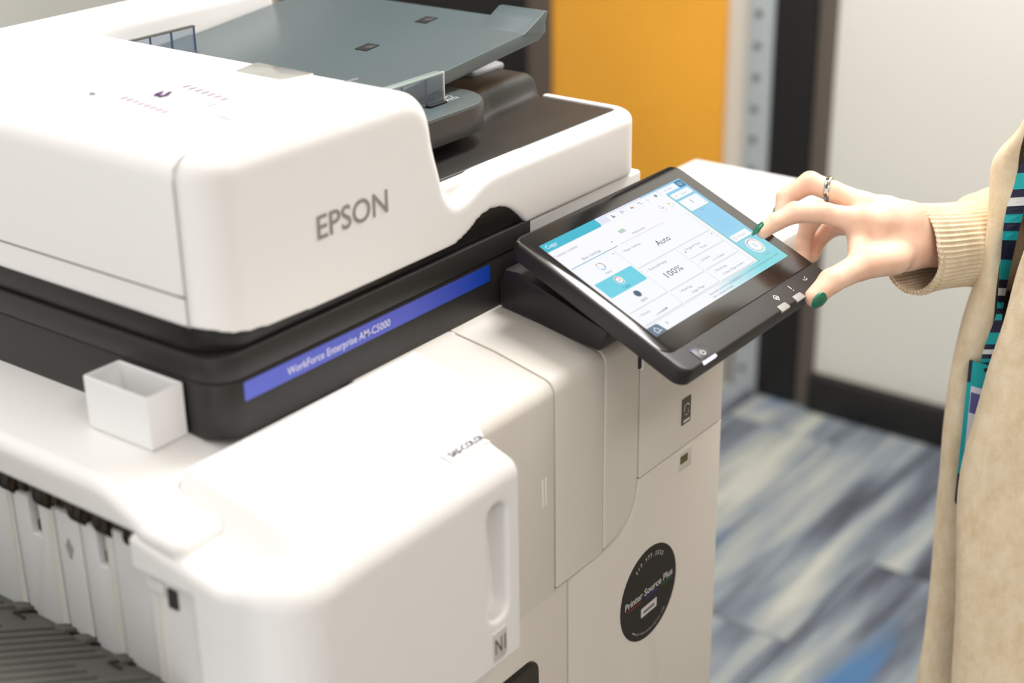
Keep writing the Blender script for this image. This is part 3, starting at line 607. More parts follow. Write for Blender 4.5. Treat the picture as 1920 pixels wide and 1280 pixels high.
# ---- control panel
VV = Vector((0, 0.9308, 0.3656)); NN = Vector((0, -0.3656, 0.9308)); CC = Vector((0.9474, 0.5792, 1.0163))
def PM(u, v, w=0.0): return CC+Vector((1, 0, 0))*((u+0.0755*v)*0.001)+VV*(v*0.001)+NN*(w*0.001)
PMv = lambda c: PM(c.x, c.y, c.z)
PB = mat('panel_black', (34, 32, 32), 0.42)
panel = prism('control_panel', fillet([(-13.5, -41.5), (233.5, -41.5), (235.5, 146.5), (-13.5, 146.5)], [12, 14, 12, 10], 8), 'z', -16, 0, PB, CP, 2.2, 3, mapf=PMv)
ORI[panel.name] = Vector((0, 0, 0))
prism('panel_back', fillet([(-2, -24), (220, -30), (222, 134), (-2, 134)], 14, 6), 'z', -21, -15.5, PB, panel, 2.0, 2, mapf=PMv)
prism('panel_glass', fillet([(-11.3, -19), (231, -19), (233.2, 144.3), (-11.3, 144.3)], [12, 3, 10, 8], 6), 'z', -0.5, 0.5, mat('panel_glass', (12, 11, 11), 0.13, spec=0.6), panel, 0.25, 2, mapf=PMv)
prism('panel_edge_highlight', fillet([(-12.0, -18.5), (-11.6, -18.5), (-11.6, 143), (-12.0, 143)], 0), 'z', -0.4, 0.15, mat('edge_highlight', (150, 140, 130), 0.3, metal=0.6), panel, mapf=PMv)  # bevel highlight along the left edge, put in as a thin pale strip
for nm, (u0, v0, u1, v1) in {'power_button': (12.5, -39.8, 30.5, -26)}.items():
    prism(nm, fillet([(u0, v0), (u1, v0), (u1, v1), (u0, v1)], 0.8, 3), 'z', -0.5, 0.7, mat('button_black', (24, 23, 24), 0.35), panel, 0.3, 2, mapf=PMv)
prism('power_lamp', fillet([(11.5, -42.2), (30.5, -42.2), (30.5, -39.2), (11.5, -39.2)], 0.7, 3), 'z', -1.6, 0.55, emitmat('lamp_white', (240, 238, 255), 1.3), panel, 0.3, 2, mapf=PMv)
prism('power_lamp', [(12.5, -26.2), (22, -26.2), (21, -25.6), (12.5, -25.6)], 'z', 0.0, 0.5, emitmat('lamp_blue', (150, 150, 240), 1.0), panel, mapf=PMv)
IND = mat('indicator_grey', (150, 146, 142), 0.45)
for u0 in (139.5, 166.5):
    prism('indicator_window', fillet([(u0-1.5, -42.3), (u0+13, -42.3), (u0+13, -35.4), (u0-0.5, -35.4)], [0.3, 1.5, 1.5, 0.3], 3), 'z', -1.6, 0.35, IND, panel, 0.2, 2, mapf=PMv)
ICW = mat('icon_white', (225, 222, 218), 0.5)
ic = MB(PM); ic.arc(21.0, -33.2, 2.1, 2.75, 130, 410, ICW, 0.85); ic.line(21.0, -33.0, 21.0, -29.8, 0.65, ICW, 0.85); ic.build('power_icon', panel)
ic = MB(PM)
for (p, q) in (((146.5, -28), (150, -24.7)), ((150, -24.7), (153.5, -28)), ((153.5, -28), (150, -31.3)), ((150, -31.3), (146.5, -28))): ic.line(*p, *q, 0.6, ICW, 0.2)
ic.line(148.6, -28.6, 150.2, -28.6, 1.0, ICW, 0.2); ic.line(149.4, -29.8, 149.4, -27.2, 0.9, ICW, 0.2); ic.line(150.6, -27, 151.6, -29, 0.7, ICW, 0.2); ic.build('start_icon', panel)
ic = MB(PM); ic.line(175.9, -24.6, 175.9, -29.0, 0.9, ICW, 0.2); ic.disc(175.9, -31.0, 0.6, ICW, 0.2); ic.build('alert_icon', panel)
ic = MB(PM); ic.arc(202.5, -26.0, 3.0, 3.6, 200, 320, ICW, 0.2); ic.line(202.5, -27.6, 205, -25.6, 0.6, ICW, 0.2); ic.build('fax_icon', panel)
# ---- the lit screen
S_W = emitmat('ui_white', (250, 252, 255)); S_BG = emitmat('ui_background', (252, 252, 255)); S_TEAL = emitmat('ui_teal', (84, 190, 212)); S_T2 = emitmat('ui_teal_light', (124, 214, 232))
S_BAR = emitmat('ui_bar', (228, 234, 248)); S_SH = emitmat('ui_shadow', (214, 220, 222)); S_SH2 = emitmat('ui_shadow_soft', (232, 237, 238)); S_TX = emitmat('ui_text', (132, 148, 168)); S_DK = emitmat('ui_dark', (92, 108, 126))
S_SKY = emitmat('ui_sky', (160, 214, 244)); S_AQ = emitmat('ui_aqua', (152, 222, 232)); S_AQD = emitmat('ui_aqua_dark', (140, 205, 200)); S_LN = emitmat('ui_line', (84, 168, 206)); S_GR = emitmat('ui_grey_line', (204, 214, 206))
S_HOME = emitmat('ui_home', (120, 134, 154)); S_OR = emitmat('ui_orange', (240, 160, 130)); S_YE = emitmat('ui_yellow', (232, 204, 128)); S_NV = emitmat('ui_navy', (84, 104, 150)); S_BLK = emitmat('ui_bw', (96, 110, 130))
S_WT = emitmat('ui_word_white', (240, 250, 252)); S_GN = emitmat('ui_green', (170, 205, 120)); S_RD = emitmat('ui_red', (220, 120, 140)); S_PALE = emitmat('ui_pale', (196, 214, 198)); S_DIM = emitmat('ui_dim', (176, 190, 205))
s = MB(PM)
s.rect(0, 0, 217, 128, S_W, 0.60)
s.rect(0, 119, 217, 128, S_BAR, 0.62); s.rect(0, 118, 79.8, 128, S_TEAL, 0.64, rr=[0, 3.5, 0, 0])
# right-hand colour column
n = 24
for k in range(n):
    v0 = 128*k/n; v1 = 128*(k+1)/n; t = k/(n-1)
    c = (int(150+12*math.sin(t*3)), int(224-14*t), int(230+16*min(1, t*2)-6*max(0, t-0.8)*5))
    s.rect(181.5, v0, 217, v1, emitmat('ui_column_%d' % k, c), 0.63)
for k in range(14):
    t = k/13; c = (int(252-104*t), int(252-28*t), int(255-23*t)); s.rect(96+k*6.2, 0, 96+(k+1)*6.2, 11.5, emitmat('ui_foot_%d' % k, c), 0.625)
s.rect(180.6, 10, 182.4, 117, S_AQD, 0.635)
s.rect(150, 126.4, 217, 128, S_SKY, 0.645)
# status boxes
for k in range(6):
    u = 94.5+k*13.6; s.rect(u, 118.6, u+13.1, 125.8, S_W, 0.65, r=0.4)
s.rect(177, 118.6, 204.5, 125.9, S_W, 0.65, r=0.5); s.rect(205.5, 117.5, 216, 126.6, emitmat('ui_slate', (90, 140, 178)), 0.65, r=0.8)
s.rect(183.2, 106.9, 214, 115.2, S_AQD, 0.65, r=1.4); s.rect(183.2, 107.5, 213.6, 115.4, S_W, 0.66, r=1.4)
s.rect(183.4, 88, 214, 104.6, S_AQD, 0.65, r=1.6); s.rect(183.4, 88.8, 213.4, 104.8, S_W, 0.66, r=1.6)
s.rect(184, 37.4, 213.4, 46.4, S_AQD, 0.65, r=1.4); s.rect(184, 38.2, 213.0, 46.6, S_W, 0.66, r=1.4)
s.rect(188, 52, 211, 84, S_SKY, 0.655, r=6)
# main pane with rounded right corners
s.rect(0, 11.2, 180.8, 117.4, S_SH2, 0.652, rr=[0, 3.5, 3, 0]); s.rect(0, 12.2, 180.0, 117.2, S_BG, 0.654, rr=[0, 3, 3, 0])
def card(u0, v0, u1, v1):
    s.rect(u0-0.1, v0-0.9, u1+0.6, v1+0.1, S_SH, 0.656, r=1.2); s.rect(u0, v0, u1, v1, S_W, 0.658, r=1.1)
card(2.4, 30.2, 58.9, 90.2); card(61.2, 63.5, 175.4, 90.2); card(61.2, 29.8, 117.0, 60.8); card(119.6, 46.8, 175.4, 60.8); card(119.6, 30.0, 175.4, 44.8)
card(119.6, 13.0, 175.4, 28.2); card(61.2, 13.6, 117.6, 28.0); card(2.4, 13.6, 58.9, 27.6)
s.rect(3.8, 50.4, 57.3, 69.4, S_T2, 0.662, r=1.2)
s.rect(1.9, 92.4, 69.4, 93.1, S_LN, 0.662); s.rect(73.3, 92.4, 141, 92.9, S_GR, 0.662)
s.rect(86.5, 102.2, 95.3, 106.4, S_PALE, 0.662)
for u, v in ((68.6, 99.0), (55.8, 87.8), (172.6, 58.6)): s.disc(u, v, 0.75, S_LN, 0.664)
for u in (158.6, 171.0): s.disc(u, 107.2, 4.9, S_SH, 0.660); s.disc(u-0.2, 107.6, 4.7, S_W, 0.662)
s.arc(158.2, 108.0, 1.6, 2.1, 0, 360, S_DIM, 0.664); s.disc(159.9, 106.4, 0.7, S_DK, 0.664)
s.poly([(171+(2.0 if k % 2 == 0 else 0.9)*math.sin(k*math.pi/5), 107.7+(2.0 if k % 2 == 0 else 0.9)*math.cos(k*math.pi/5)) for k in range(10)], S_YE, 0.664)
# colour mode icons
for a0, a1, mm in ((-60, 80, S_DK), (100, 150, S_OR), (160, 215, S_SKY), (220, 290, S_LN)): s.arc(30.4, 82.3, 3.7, 4.5, a0, a1, mm, 0.664)
s.disc(30.8, 62.3, 5.0, S_W, 0.664)
for a0, a1, mm in ((0, 60, S_YE), (60, 150, S_RD), (150, 230, emitmat('ui_violet', (160, 130, 190))), (230, 300, S_TEAL), (300, 360, S_GN)): s.arc(30.8, 62.3, 3.4, 4.4, a0, a1, mm, 0.666)
s.line(29.6, 62.4, 30.6, 61.2, 0.45, S_DK, 0.666); s.line(30.6, 61.2, 32.4, 63.4, 0.45, S_DK, 0.666)
s.disc(31.2, 42.7, 4.3, S_SH, 0.664); s.disc(31.2, 42.7, 3.6, S_BLK, 0.666)
# start button
s.disc(198.8, 25.8, 10.3, emitmat('ui_halo', (190, 232, 240)), 0.656); s.disc(199.0, 26.2, 9.4, S_W, 0.658)
for k, mm in enumerate((S_GN, S_YE, S_OR, S_RD, emitmat('ui_violet', (160, 130, 190)), S_LN, S_TEAL, S_GN)): s.arc(199.0, 26.2, 7.3, 8.1, k*45-60, k*45-15, mm, 0.662)
for (p, q) in (((196.6, 24), (199, 29)), ((199, 29), (201.4, 24)), ((197.2, 24.4), (200.8, 24.4)), ((197.6, 27.4), (200.4, 27.4))): s.line(*p, *q, 0.4, S_DIM, 0.662)
# status icons
s.rect(99.4, 120.4, 101.2, 124.0, S_DK, 0.668); s.rect(101.6, 120.4, 103.0, 122.4, S_BLK, 0.668); s.rect(99.6, 122.4, 102.6, 123.0, S_W, 0.67)
s.rect(113.2, 120.2, 114.0, 124.0, S_DK, 0.668); s.arc(116.2, 122.2, 0.9, 1.4, 0, 360, S_LN, 0.668)
s.poly([(127.6, 121.4), (129.6, 123.2), (129.6, 120.2)], S_DK, 0.668); s.disc(131.2, 121.2, 1.2, S_OR, 0.668)
s.rect(140.4, 122.2, 142.4, 123.6, S_DIM, 0.668); s.rect(143.0, 120.4, 145.4, 121.4, S_DIM, 0.668); s.rect(143.2, 122.6, 144.6, 123.4, S_BLK, 0.668)
s.arc(156.0, 122.6, 1.6, 2.0, 160, 300, S_BLK, 0.668); s.disc(168.7, 121.8, 1.8, S_BLK, 0.668); s.arc(168.7, 121.8, 0.6, 0.9, 0, 300, S_W, 0.67)
s.line(208, 122.6, 211, 120.0, 0.5, S_WT, 0.67); s.arc(210.6, 122.0, 1.6, 2.1, -90, 200, S_WT, 0.67)
for u in (187.2, 189.4): s.line(u-0.5, 109.8, u+0.6, 112.6, 0.5, S_OR, 0.668)
s.line(209.4, 91.4, 210.6, 92.6, 0.4, S_DIM, 0.668); s.line(210.6, 92.6, 211.8, 91.4, 0.4, S_DIM, 0.668)
s.arc(189.0, 42.2, 1.4, 1.8, 0, 360, S_DIM, 0.668)
# text
T = lambda b, u, v, h, m=S_TX, width=None, al='L', bold=0.0: s.text(b, u, v, h, m, 0.672, width, bold, al)
T('Copy', 3.8, 121.4, 4.0, S_WT, 14.5, bold=0.01); T('Copying is available', 1.2, 110.0, 2.6, S_TX, 31.5); T('Basic Settings', 22.6, 95.6, 2.9, S_TX, 25.4)
T('Advanced', 97.6, 95.8, 2.6, S_TX, 18); T('Paper Setting', 68.6, 83.6, 2.5, S_TX, 23); T('Auto', 106.2, 73.2, 6.4, S_DK, 20.4)
T('Auto', 30.4, 72.8, 2.6, S_TX, 8.6, 'C'); T('Color', 30.6, 52.4, 2.8, emitmat('ui_color_word', (50, 110, 140)), 9.6, 'C'); T('B&W', 30.6, 33.4, 2.7, S_TX, 8.6, 'C')
T('Reduce/Enlarge', 68.6, 55.6, 2.6, S_TX, 26); T('100%', 76.0, 41.0, 6.6, S_DK, 25); T('Original Type', 125.6, 55.6, 2.4, S_TX, 23.5); T('Photo', 147.6, 50.2, 2.2, S_TX, 9.8, 'C')
T('2-Sided', 126.8, 38.6, 2.3, S_TX, 13.4); T('1\u21921-Sided', 138.6, 33.4, 2.3, S_TX, 18.6); T('Finishing', 128.4, 22.8, 2.3, S_TX, 15.4); T('Collate (Page Order)', 130, 16.4, 2.3, S_TX, 34.5)
T('Multi-Page', 72.2, 22.6, 2.3, S_TX, 15.4); T('Single Page', 79.6, 16.6, 2.3, S_TX, 19); T('Density', 10.4, 22.2, 2.3, S_TX, 12)
for k in range(9): s.rect(22.6+k*2.1, 16.4, 23.7+k*2.1, 16.8+0.22*k, S_NV, 0.672)
s.rect(32.0, 19.6, 32.4, 20.2, S_NV, 0.672)
T('1', 197.8, 96.4, 5.4, S_DK, None, 'C'); T('Copies', 197.2, 84.6, 1.9, emitmat('ui_aqua_word', (120, 170, 185)), 7.4, 'C'); T('Reset', 197.5, 110.0, 2.1, S_DIM, 8.5); T('Preview', 195, 41.2, 2.1, S_DIM, 11); T('Copy', 198.9, 12.0, 2.3, emitmat('ui_aqua_word', (120, 170, 185)), 7.6, 'C')
T('10:13AM', 183.8, 121.0, 2.2, S_DIM, 13)
T('Estimated power/energy consumption for printing during the period from 12:02', 92.4, 6.3, 2.1, emitmat('ui_foot_text', (110, 150, 165)), 117); T('2024 to 12:06 2024 is 0.43kWh.', 92.4, 2.2, 2.1, emitmat('ui_foot_text', (110, 150, 165)), 33)
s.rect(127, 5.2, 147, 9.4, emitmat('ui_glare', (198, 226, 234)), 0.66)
for u, v in ((65.4, 84.4), (65.4, 56.4), (122.6, 56.2), (123.4, 39.2), (125, 23.4), (69.4, 23.2), (7.2, 22.8)):
    s.line(u-0.9, v-0.9, u+0.9, v+0.9, 0.35, S_DIM, 0.672)
s.poly([(121.6, 54.2), (124.4, 54.2), (123.2, 55.6)], S_DK, 0.672)
# home button
s.poly([(0, 0), (16.2, 0), (14.6, 8.6), (13.0, 10.2), (0, 10.4)], S_HOME, 0.668)
for (p, q) in (((4.2, 4.6), (7.4, 8.0)), ((7.4, 8.0), (10.6, 4.6)), ((5.2, 4.8), (5.2, 2.2)), ((5.2, 2.2), (8.2, 2.2)), ((9.6, 4.6), (9.6, 2.6)), ((8.6, 2.9), (12.4, 2.9))): s.line(*p, *q, 0.75, S_WT, 0.674)
for v in (4.2, 6.0):
    s.line(22.6, v, 24, v+1.2, 0.4, S_NV, 0.672); s.line(24, v+1.2, 25.4, v, 0.4, S_NV, 0.672)
s.build('touch_screen', panel, 'lit screen showing the copy settings')
# panel support wedge
wp = [(0.742, 1.0005), (0.642, 0.9835), (0.634, 0.9965), (0.634, 1.003), (0.655, 1.010), (0.722, 1.0345), (0.736, 1.034), (0.742, 1.020)]
prism('panel_support', wp, 'x', 0.9605, 1.10, BLACK, CP, 0.002)

# ------------------------------------------------------------------ pen holder stuck to the scanner's left side
PHM = mat('holder_white', (240, 240, 240), 0.4)
bm = bmesh.new()
x0, x1, y0, y1, z0, z1, t = 0.6110, 0.6440, 0.7785, 0.8455, 1.0005, 1.0410, 0.0018
def bxs(bm, lo, hi):
    r = bmesh.ops.create_cube(bm, size=1)
    for v in r['verts']: v.co = Vector([lo[i]+(v.co[i]+0.5)*(hi[i]-lo[i]) for i in range(3)])
O = [(x0, y0), (x1, y0), (x1, y1), (x0, y1)]; I = [(x0+t, y0+t), (x1-t, y0+t), (x1-t, y1-t), (x0+t, y1-t)]
def ring(p, z): return [bm.verts.new((a[0], a[1], z)) for a in p]
ob, ot, it, ib = ring(O, z0), ring(O, z1), ring(I, z1), ring(I, z0+t)
for A, B in ((ob, ot), (ot, it), (it, ib)):
    for k in range(4): bm.faces.new((A[k], A[(k+1) % 4], B[(k+1) % 4], B[k]))
bm.faces.new(ob[::-1]); bm.faces.new(ib)
bmesh.ops.bevel(bm, geom=list(bm.edges), offset=0.0006, segments=2, affect='EDGES')
ph = from_bm('pen_holder', bm, PHM); tag(ph, 'small empty white open-topped box stuck to the black side of the copier', 'pen holder')

# ---- the person (measured points, metres)
HAND={
 'INDEX':[(1.2169,0.5428,1.0421,0.0108),(1.2028,0.5657,1.0481,0.0092),(1.1912,0.5879,1.0476,0.0095),(1.1778,0.5988,1.0408,0.0080),(1.1674,0.6059,1.0330,0.0066)],
 'MIDDLE':[(1.2406,0.5454,1.0489,0.0108),(1.2333,0.5727,1.0583,0.0095),(1.2307,0.5944,1.0635,0.0100),(1.2182,0.6116,1.0496,0.0085),(1.2076,0.6096,1.0377,0.0068)],
 'RING':[(1.2591,0.5426,1.0361,0.0105),(1.2504,0.5884,1.0338,0.0090),(1.2424,0.5985,1.0207,0.0085),(1.2314,0.5986,1.0010,0.0075),(1.2232,0.5935,0.9890,0.0065)],
 'PINKY':[(1.2688,0.5428,1.0169,0.0100),(1.2655,0.5767,1.0152,0.0078),(1.2607,0.5859,1.0116,0.0078),(1.2523,0.5929,1.0011,0.0070),(1.2413,0.5920,0.9900,0.0060)],
 'THUMB':[(1.2274,0.5054,1.0097,0.0135),(1.1886,0.5219,1.0118,0.0122),(1.1529,0.5314,1.0073,0.0104),(1.1313,0.5355,0.9987,0.0086)],
 'META_INDEX':[(1.2169,0.5428,1.0421,0.0112),(1.2349,0.5264,1.0372,0.0140),(1.2585,0.5085,1.0304,0.0165)],
 'META_MIDDLE':[(1.2406,0.5454,1.0489,0.0112),(1.2535,0.5301,1.0412,0.0145),(1.2677,0.5126,1.0304,0.0165)],
 'META_RING':[(1.2591,0.5426,1.0361,0.0120),(1.2740,0.5145,1.0221,0.0170)],
 'META_PINKY':[(1.2688,0.5428,1.0169,0.0115),(1.2762,0.5145,1.0112,0.0170)],
 'PALM':[(1.2353,0.5330,1.0222,0.0140),(1.2610,0.5081,1.0145,0.0200)],
 'THENAR':[(1.2146,0.5251,1.0135,0.0125),(1.2453,0.5085,1.0116,0.0170)],
 'WEB':[(1.2154,0.5402,1.0307,0.0070),(1.1996,0.5295,1.0172,0.0085)],
 'WRIST':[(1.2610,0.5121,1.0300,0.0175),(1.3298,0.4879,1.0069,0.0170),(1.4089,0.4648,0.9893,0.0180)],
 'WRIST_LOW':[(1.2524,0.5066,1.0119,0.0165),(1.3249,0.4844,0.9934,0.0170),(1.4045,0.4618,0.9771,0.0180)],
}
SLEEVE=[(1.2583,0.5075,1.0094,0.0405,0.0340),(1.2736,0.5027,1.0062,0.0405,0.0340),(1.3000,0.4956,1.0018,0.0390,0.0340),(1.3300,0.4868,0.9966,0.0390,0.0350),(1.3457,0.4815,0.9940,0.0405,0.0360),(1.3801,0.4748,0.9893,0.0470,0.0420),(1.4312,0.4616,0.9812,0.0520,0.0480),(1.4907,0.4453,0.9781,0.0550,0.0520),(1.5225,0.4352,1.0212,0.0550,0.0550),(1.5102,0.4343,1.1209,0.0580,0.0580),(1.4808,0.4344,1.2269,0.0620,0.0600),(1.4415,0.4277,1.3033,0.0600,0.0600)]
CARDIGAN=[
 [(1.3430,0.3907,1.3712),(1.3386,0.3872,1.3717),(1.3387,0.3784,1.3721),(1.3436,0.3673,1.3722),(1.3429,0.3796,1.3717),(1.3815,0.3713,1.3688),(1.4135,0.3751,1.3660),(1.4437,0.3880,1.3629),(1.4539,0.4076,1.3612),(1.4434,0.4250,1.3613),(1.4227,0.4359,1.3626),(1.4174,0.4132,1.3640),(1.3896,0.4136,1.3663),(1.3676,0.4097,1.3683),(1.3601,0.4078,1.3690),(1.3566,0.4058,1.3694),(1.3542,0.4044,1.3696),(1.3540,0.4027,1.3697)],
 [(1.3275,0.3844,1.2985),(1.3207,0.3789,1.2998),(1.3211,0.3647,1.3009),(1.3291,0.3468,1.3012),(1.3324,0.3602,1.2998),(1.3943,0.3456,1.2929),(1.4456,0.3504,1.2859),(1.4935,0.3702,1.2782),(1.5087,0.4022,1.2737),(1.4906,0.4316,1.2737),(1.4568,0.4505,1.2766),(1.4420,0.4232,1.2807),(1.3979,0.4245,1.2863),(1.3633,0.4184,1.2912),(1.3515,0.4153,1.2930),(1.3461,0.4120,1.2939),(1.3423,0.4098,1.2946),(1.3420,0.4070,1.2948)],
 [(1.2918,0.3928,1.1951),(1.2820,0.3842,1.1982),(1.2833,0.3625,1.2007),(1.2958,0.3349,1.2018),(1.3172,0.3327,1.1979),(1.4111,0.3078,1.1826),(1.4888,0.3122,1.1668),(1.5603,0.3403,1.1491),(1.5809,0.3900,1.1386),(1.5507,0.4380,1.1383),(1.4981,0.4697,1.1446),(1.4657,0.4434,1.1544),(1.3998,0.4464,1.1670),(1.3489,0.4371,1.1782),(1.3316,0.4323,1.1822),(1.3238,0.4273,1.1844),(1.3179,0.4243,1.1859),(1.3173,0.4205,1.1865)],
 [(1.2866,0.3960,1.1402),(1.2765,0.3868,1.1440),(1.2783,0.3633,1.1472),(1.2922,0.3334,1.1487),(1.3201,0.3238,1.1437),(1.4202,0.2957,1.1249),(1.5026,0.2993,1.1052),(1.5780,0.3286,1.0832),(1.5987,0.3821,1.0701),(1.5654,0.4345,1.0696),(1.5088,0.4695,1.0773),(1.4675,0.4516,1.0897),(1.3978,0.4553,1.1052),(1.3444,0.4455,1.1191),(1.3263,0.4404,1.1241),(1.3183,0.4349,1.1268),(1.3118,0.4321,1.1288),(1.3110,0.4284,1.1295)],
 [(1.2861,0.4006,1.1067),(1.2762,0.3913,1.1107),(1.2783,0.3676,1.1143),(1.2925,0.3374,1.1158),(1.3257,0.3204,1.1104),(1.4256,0.2915,1.0901),(1.5076,0.2946,1.0689),(1.5822,0.3235,1.0451),(1.6022,0.3771,1.0308),(1.5686,0.4301,1.0303),(1.5118,0.4656,1.0385),(1.4548,0.4694,1.0523),(1.3860,0.4728,1.0691),(1.3335,0.4626,1.0841),(1.3157,0.4574,1.0895),(1.3079,0.4518,1.0924),(1.3055,0.4437,1.0944),(1.3086,0.4347,1.0951)],
 [(1.2851,0.4052,1.0729),(1.2754,0.3959,1.0773),(1.2778,0.3719,1.0811),(1.2924,0.3414,1.0828),(1.3310,0.3169,1.0768),(1.4308,0.2871,1.0551),(1.5123,0.2897,1.0323),(1.5862,0.3183,1.0068),(1.6055,0.3721,0.9915),(1.5714,0.4255,0.9908),(1.5145,0.4616,0.9996),(1.4559,0.4683,1.0144),(1.3874,0.4722,1.0324),(1.3353,0.4622,1.0485),(1.3177,0.4571,1.0543),(1.3099,0.4515,1.0574),(1.3073,0.4439,1.0596),(1.3101,0.4354,1.0604)],
 [(1.2842,0.4091,1.0384),(1.2748,0.3997,1.0431),(1.2776,0.3755,1.0472),(1.2924,0.3446,1.0491),(1.3360,0.3133,1.0426),(1.4357,0.2826,1.0194),(1.5167,0.2847,0.9951),(1.5899,0.3129,0.9678),(1.6084,0.3669,0.9514),(1.5739,0.4208,0.9507),(1.5169,0.4575,0.9600),(1.4554,0.4688,0.9759),(1.3873,0.4730,0.9951),(1.3356,0.4633,1.0123),(1.3182,0.4582,1.0185),(1.3106,0.4526,1.0218),(1.3076,0.4456,1.0241),(1.3101,0.4376,1.0250)],
 [(1.2825,0.4136,1.0028),(1.2733,0.4042,1.0078),(1.2764,0.3797,1.0122),(1.2916,0.3486,1.0142),(1.3408,0.3094,1.0072),(1.4404,0.2778,0.9826),(1.5209,0.2794,0.9567),(1.5934,0.3073,0.9276),(1.6112,0.3614,0.9101),(1.5763,0.4158,0.9092),(1.5192,0.4530,0.9192),(1.4530,0.4712,0.9361),(1.3854,0.4758,0.9566),(1.3342,0.4662,0.9749),(1.3170,0.4611,0.9815),(1.3095,0.4556,0.9851),(1.3069,0.4481,0.9875),(1.3098,0.4396,0.9885)],
 [(1.2805,0.4187,0.9540),(1.2715,0.4092,0.9595),(1.2751,0.3844,0.9642),(1.2907,0.3528,0.9664),(1.3469,0.3039,0.9587),(1.4463,0.2712,0.9322),(1.5262,0.2720,0.9042),(1.5977,0.2995,0.8727),(1.6146,0.3538,0.8537),(1.5791,0.4088,0.8527),(1.5218,0.4469,0.8634),(1.4468,0.4779,0.8820),(1.3798,0.4827,0.9040),(1.3294,0.4732,0.9239),(1.3125,0.4681,0.9310),(1.3051,0.4625,0.9349),(1.3047,0.4524,0.9375),(1.3095,0.4413,0.9385)],
 [(1.2739,0.4289,0.9014),(1.2652,0.4193,0.9073),(1.2693,0.3941,0.9125),(1.2855,0.3620,0.9149),(1.3529,0.2978,0.9064),(1.4521,0.2638,0.8778),(1.5313,0.2639,0.8476),(1.6018,0.2910,0.8136),(1.6176,0.3455,0.7931),(1.5815,0.4012,0.7919),(1.5241,0.4400,0.8034),(1.4419,0.4816,0.8235),(1.3756,0.4868,0.8473),(1.3259,0.4775,0.8687),(1.3092,0.4725,0.8764),(1.3021,0.4669,0.8806),(1.3019,0.4565,0.8834),(1.3071,0.4450,0.8845)],
 [(1.2695,0.4352,0.8463),(1.2611,0.4255,0.8526),(1.2657,0.4000,0.8582),(1.2824,0.3674,0.8608),(1.3584,0.2912,0.8516),(1.4574,0.2560,0.8208),(1.5360,0.2553,0.7884),(1.6054,0.2819,0.7519),(1.6202,0.3366,0.7297),(1.5835,0.3931,0.7284),(1.5258,0.4327,0.7407),(1.4373,0.4838,0.7625),(1.3716,0.4895,0.7881),(1.3226,0.4804,0.8110),(1.3062,0.4755,0.8193),(1.2993,0.4699,0.8238),(1.2984,0.4606,0.8269),(1.3029,0.4502,0.8281)],
 [(1.2674,0.4374,0.7930),(1.2593,0.4276,0.7998),(1.2643,0.4019,0.8057),(1.2814,0.3688,0.8086),(1.3632,0.2847,0.7986),(1.4620,0.2482,0.7659),(1.5399,0.2469,0.7314),(1.6083,0.2731,0.6925),(1.6221,0.3280,0.6688),(1.5848,0.3851,0.6674),(1.5271,0.4255,0.6805),(1.4371,0.4795,0.7036),(1.3718,0.4859,0.7308),(1.3233,0.4772,0.7553),(1.3071,0.4724,0.7641),(1.3003,0.4668,0.7689),(1.2984,0.4591,0.7723),(1.3018,0.4502,0.7736)],
 [(1.2668,0.4365,0.7327),(1.2590,0.4267,0.7399),(1.2644,0.4007,0.7463),(1.2820,0.3671,0.7493),(1.3679,0.2771,0.7387),(1.4665,0.2393,0.7039),(1.5437,0.2372,0.6670),(1.6110,0.2629,0.6254),(1.6238,0.3181,0.6001),(1.5858,0.3759,0.5985),(1.5279,0.4171,0.6124),(1.4353,0.4757,0.6372),(1.3705,0.4827,0.6662),(1.3226,0.4745,0.6924),(1.3067,0.4698,0.7017),(1.3000,0.4643,0.7069),(1.2981,0.4567,0.7105),(1.3015,0.4479,0.7119)],
 [(1.2686,0.4289,0.6326),(1.2612,0.4192,0.6405),(1.2673,0.3927,0.6476),(1.2857,0.3584,0.6510),(1.3742,0.2641,0.6394),(1.4725,0.2243,0.6011),(1.5487,0.2209,0.5605),(1.6142,0.2458,0.5146),(1.6252,0.3013,0.4866),(1.5862,0.3603,0.4848),(1.5280,0.4029,0.5001),(1.4278,0.4734,0.5274),(1.3639,0.4814,0.5594),(1.3171,0.4737,0.5882),(1.3015,0.4692,0.5986),(1.2952,0.4637,0.6043),(1.2969,0.4516,0.6081),(1.3038,0.4381,0.6096)],
 [(1.2692,0.4235,0.5681),(1.2620,0.4138,0.5765),(1.2685,0.3871,0.5840),(1.2873,0.3523,0.5876),(1.3775,0.2555,0.5755),(1.4756,0.2143,0.5349),(1.5510,0.2102,0.4920),(1.6154,0.2347,0.4435),(1.6254,0.2904,0.4139),(1.5858,0.3500,0.4119),(1.5273,0.3935,0.4280),(1.4212,0.4731,0.4570),(1.3579,0.4816,0.4908),(1.3118,0.4742,0.5213),(1.2965,0.4698,0.5322),(1.2903,0.4643,0.5383),(1.2948,0.4486,0.5423),(1.3045,0.4315,0.5438)],
 [(1.2672,0.4128,0.4294),(1.2605,0.4031,0.4388),(1.2680,0.3758,0.4471),(1.2878,0.3401,0.4513),(1.3824,0.2364,0.4378),(1.4801,0.1925,0.3927),(1.5541,0.1868,0.3450),(1.6162,0.2102,0.2909),(1.6239,0.2664,0.2579),(1.5830,0.3276,0.2556),(1.5242,0.3728,0.2734),(1.4100,0.4653,0.3058),(1.3478,0.4753,0.3434),(1.3030,0.4687,0.3773),(1.2882,0.4645,0.3895),(1.2823,0.4590,0.3962),(1.2907,0.4385,0.4006),(1.3042,0.4165,0.4023)],
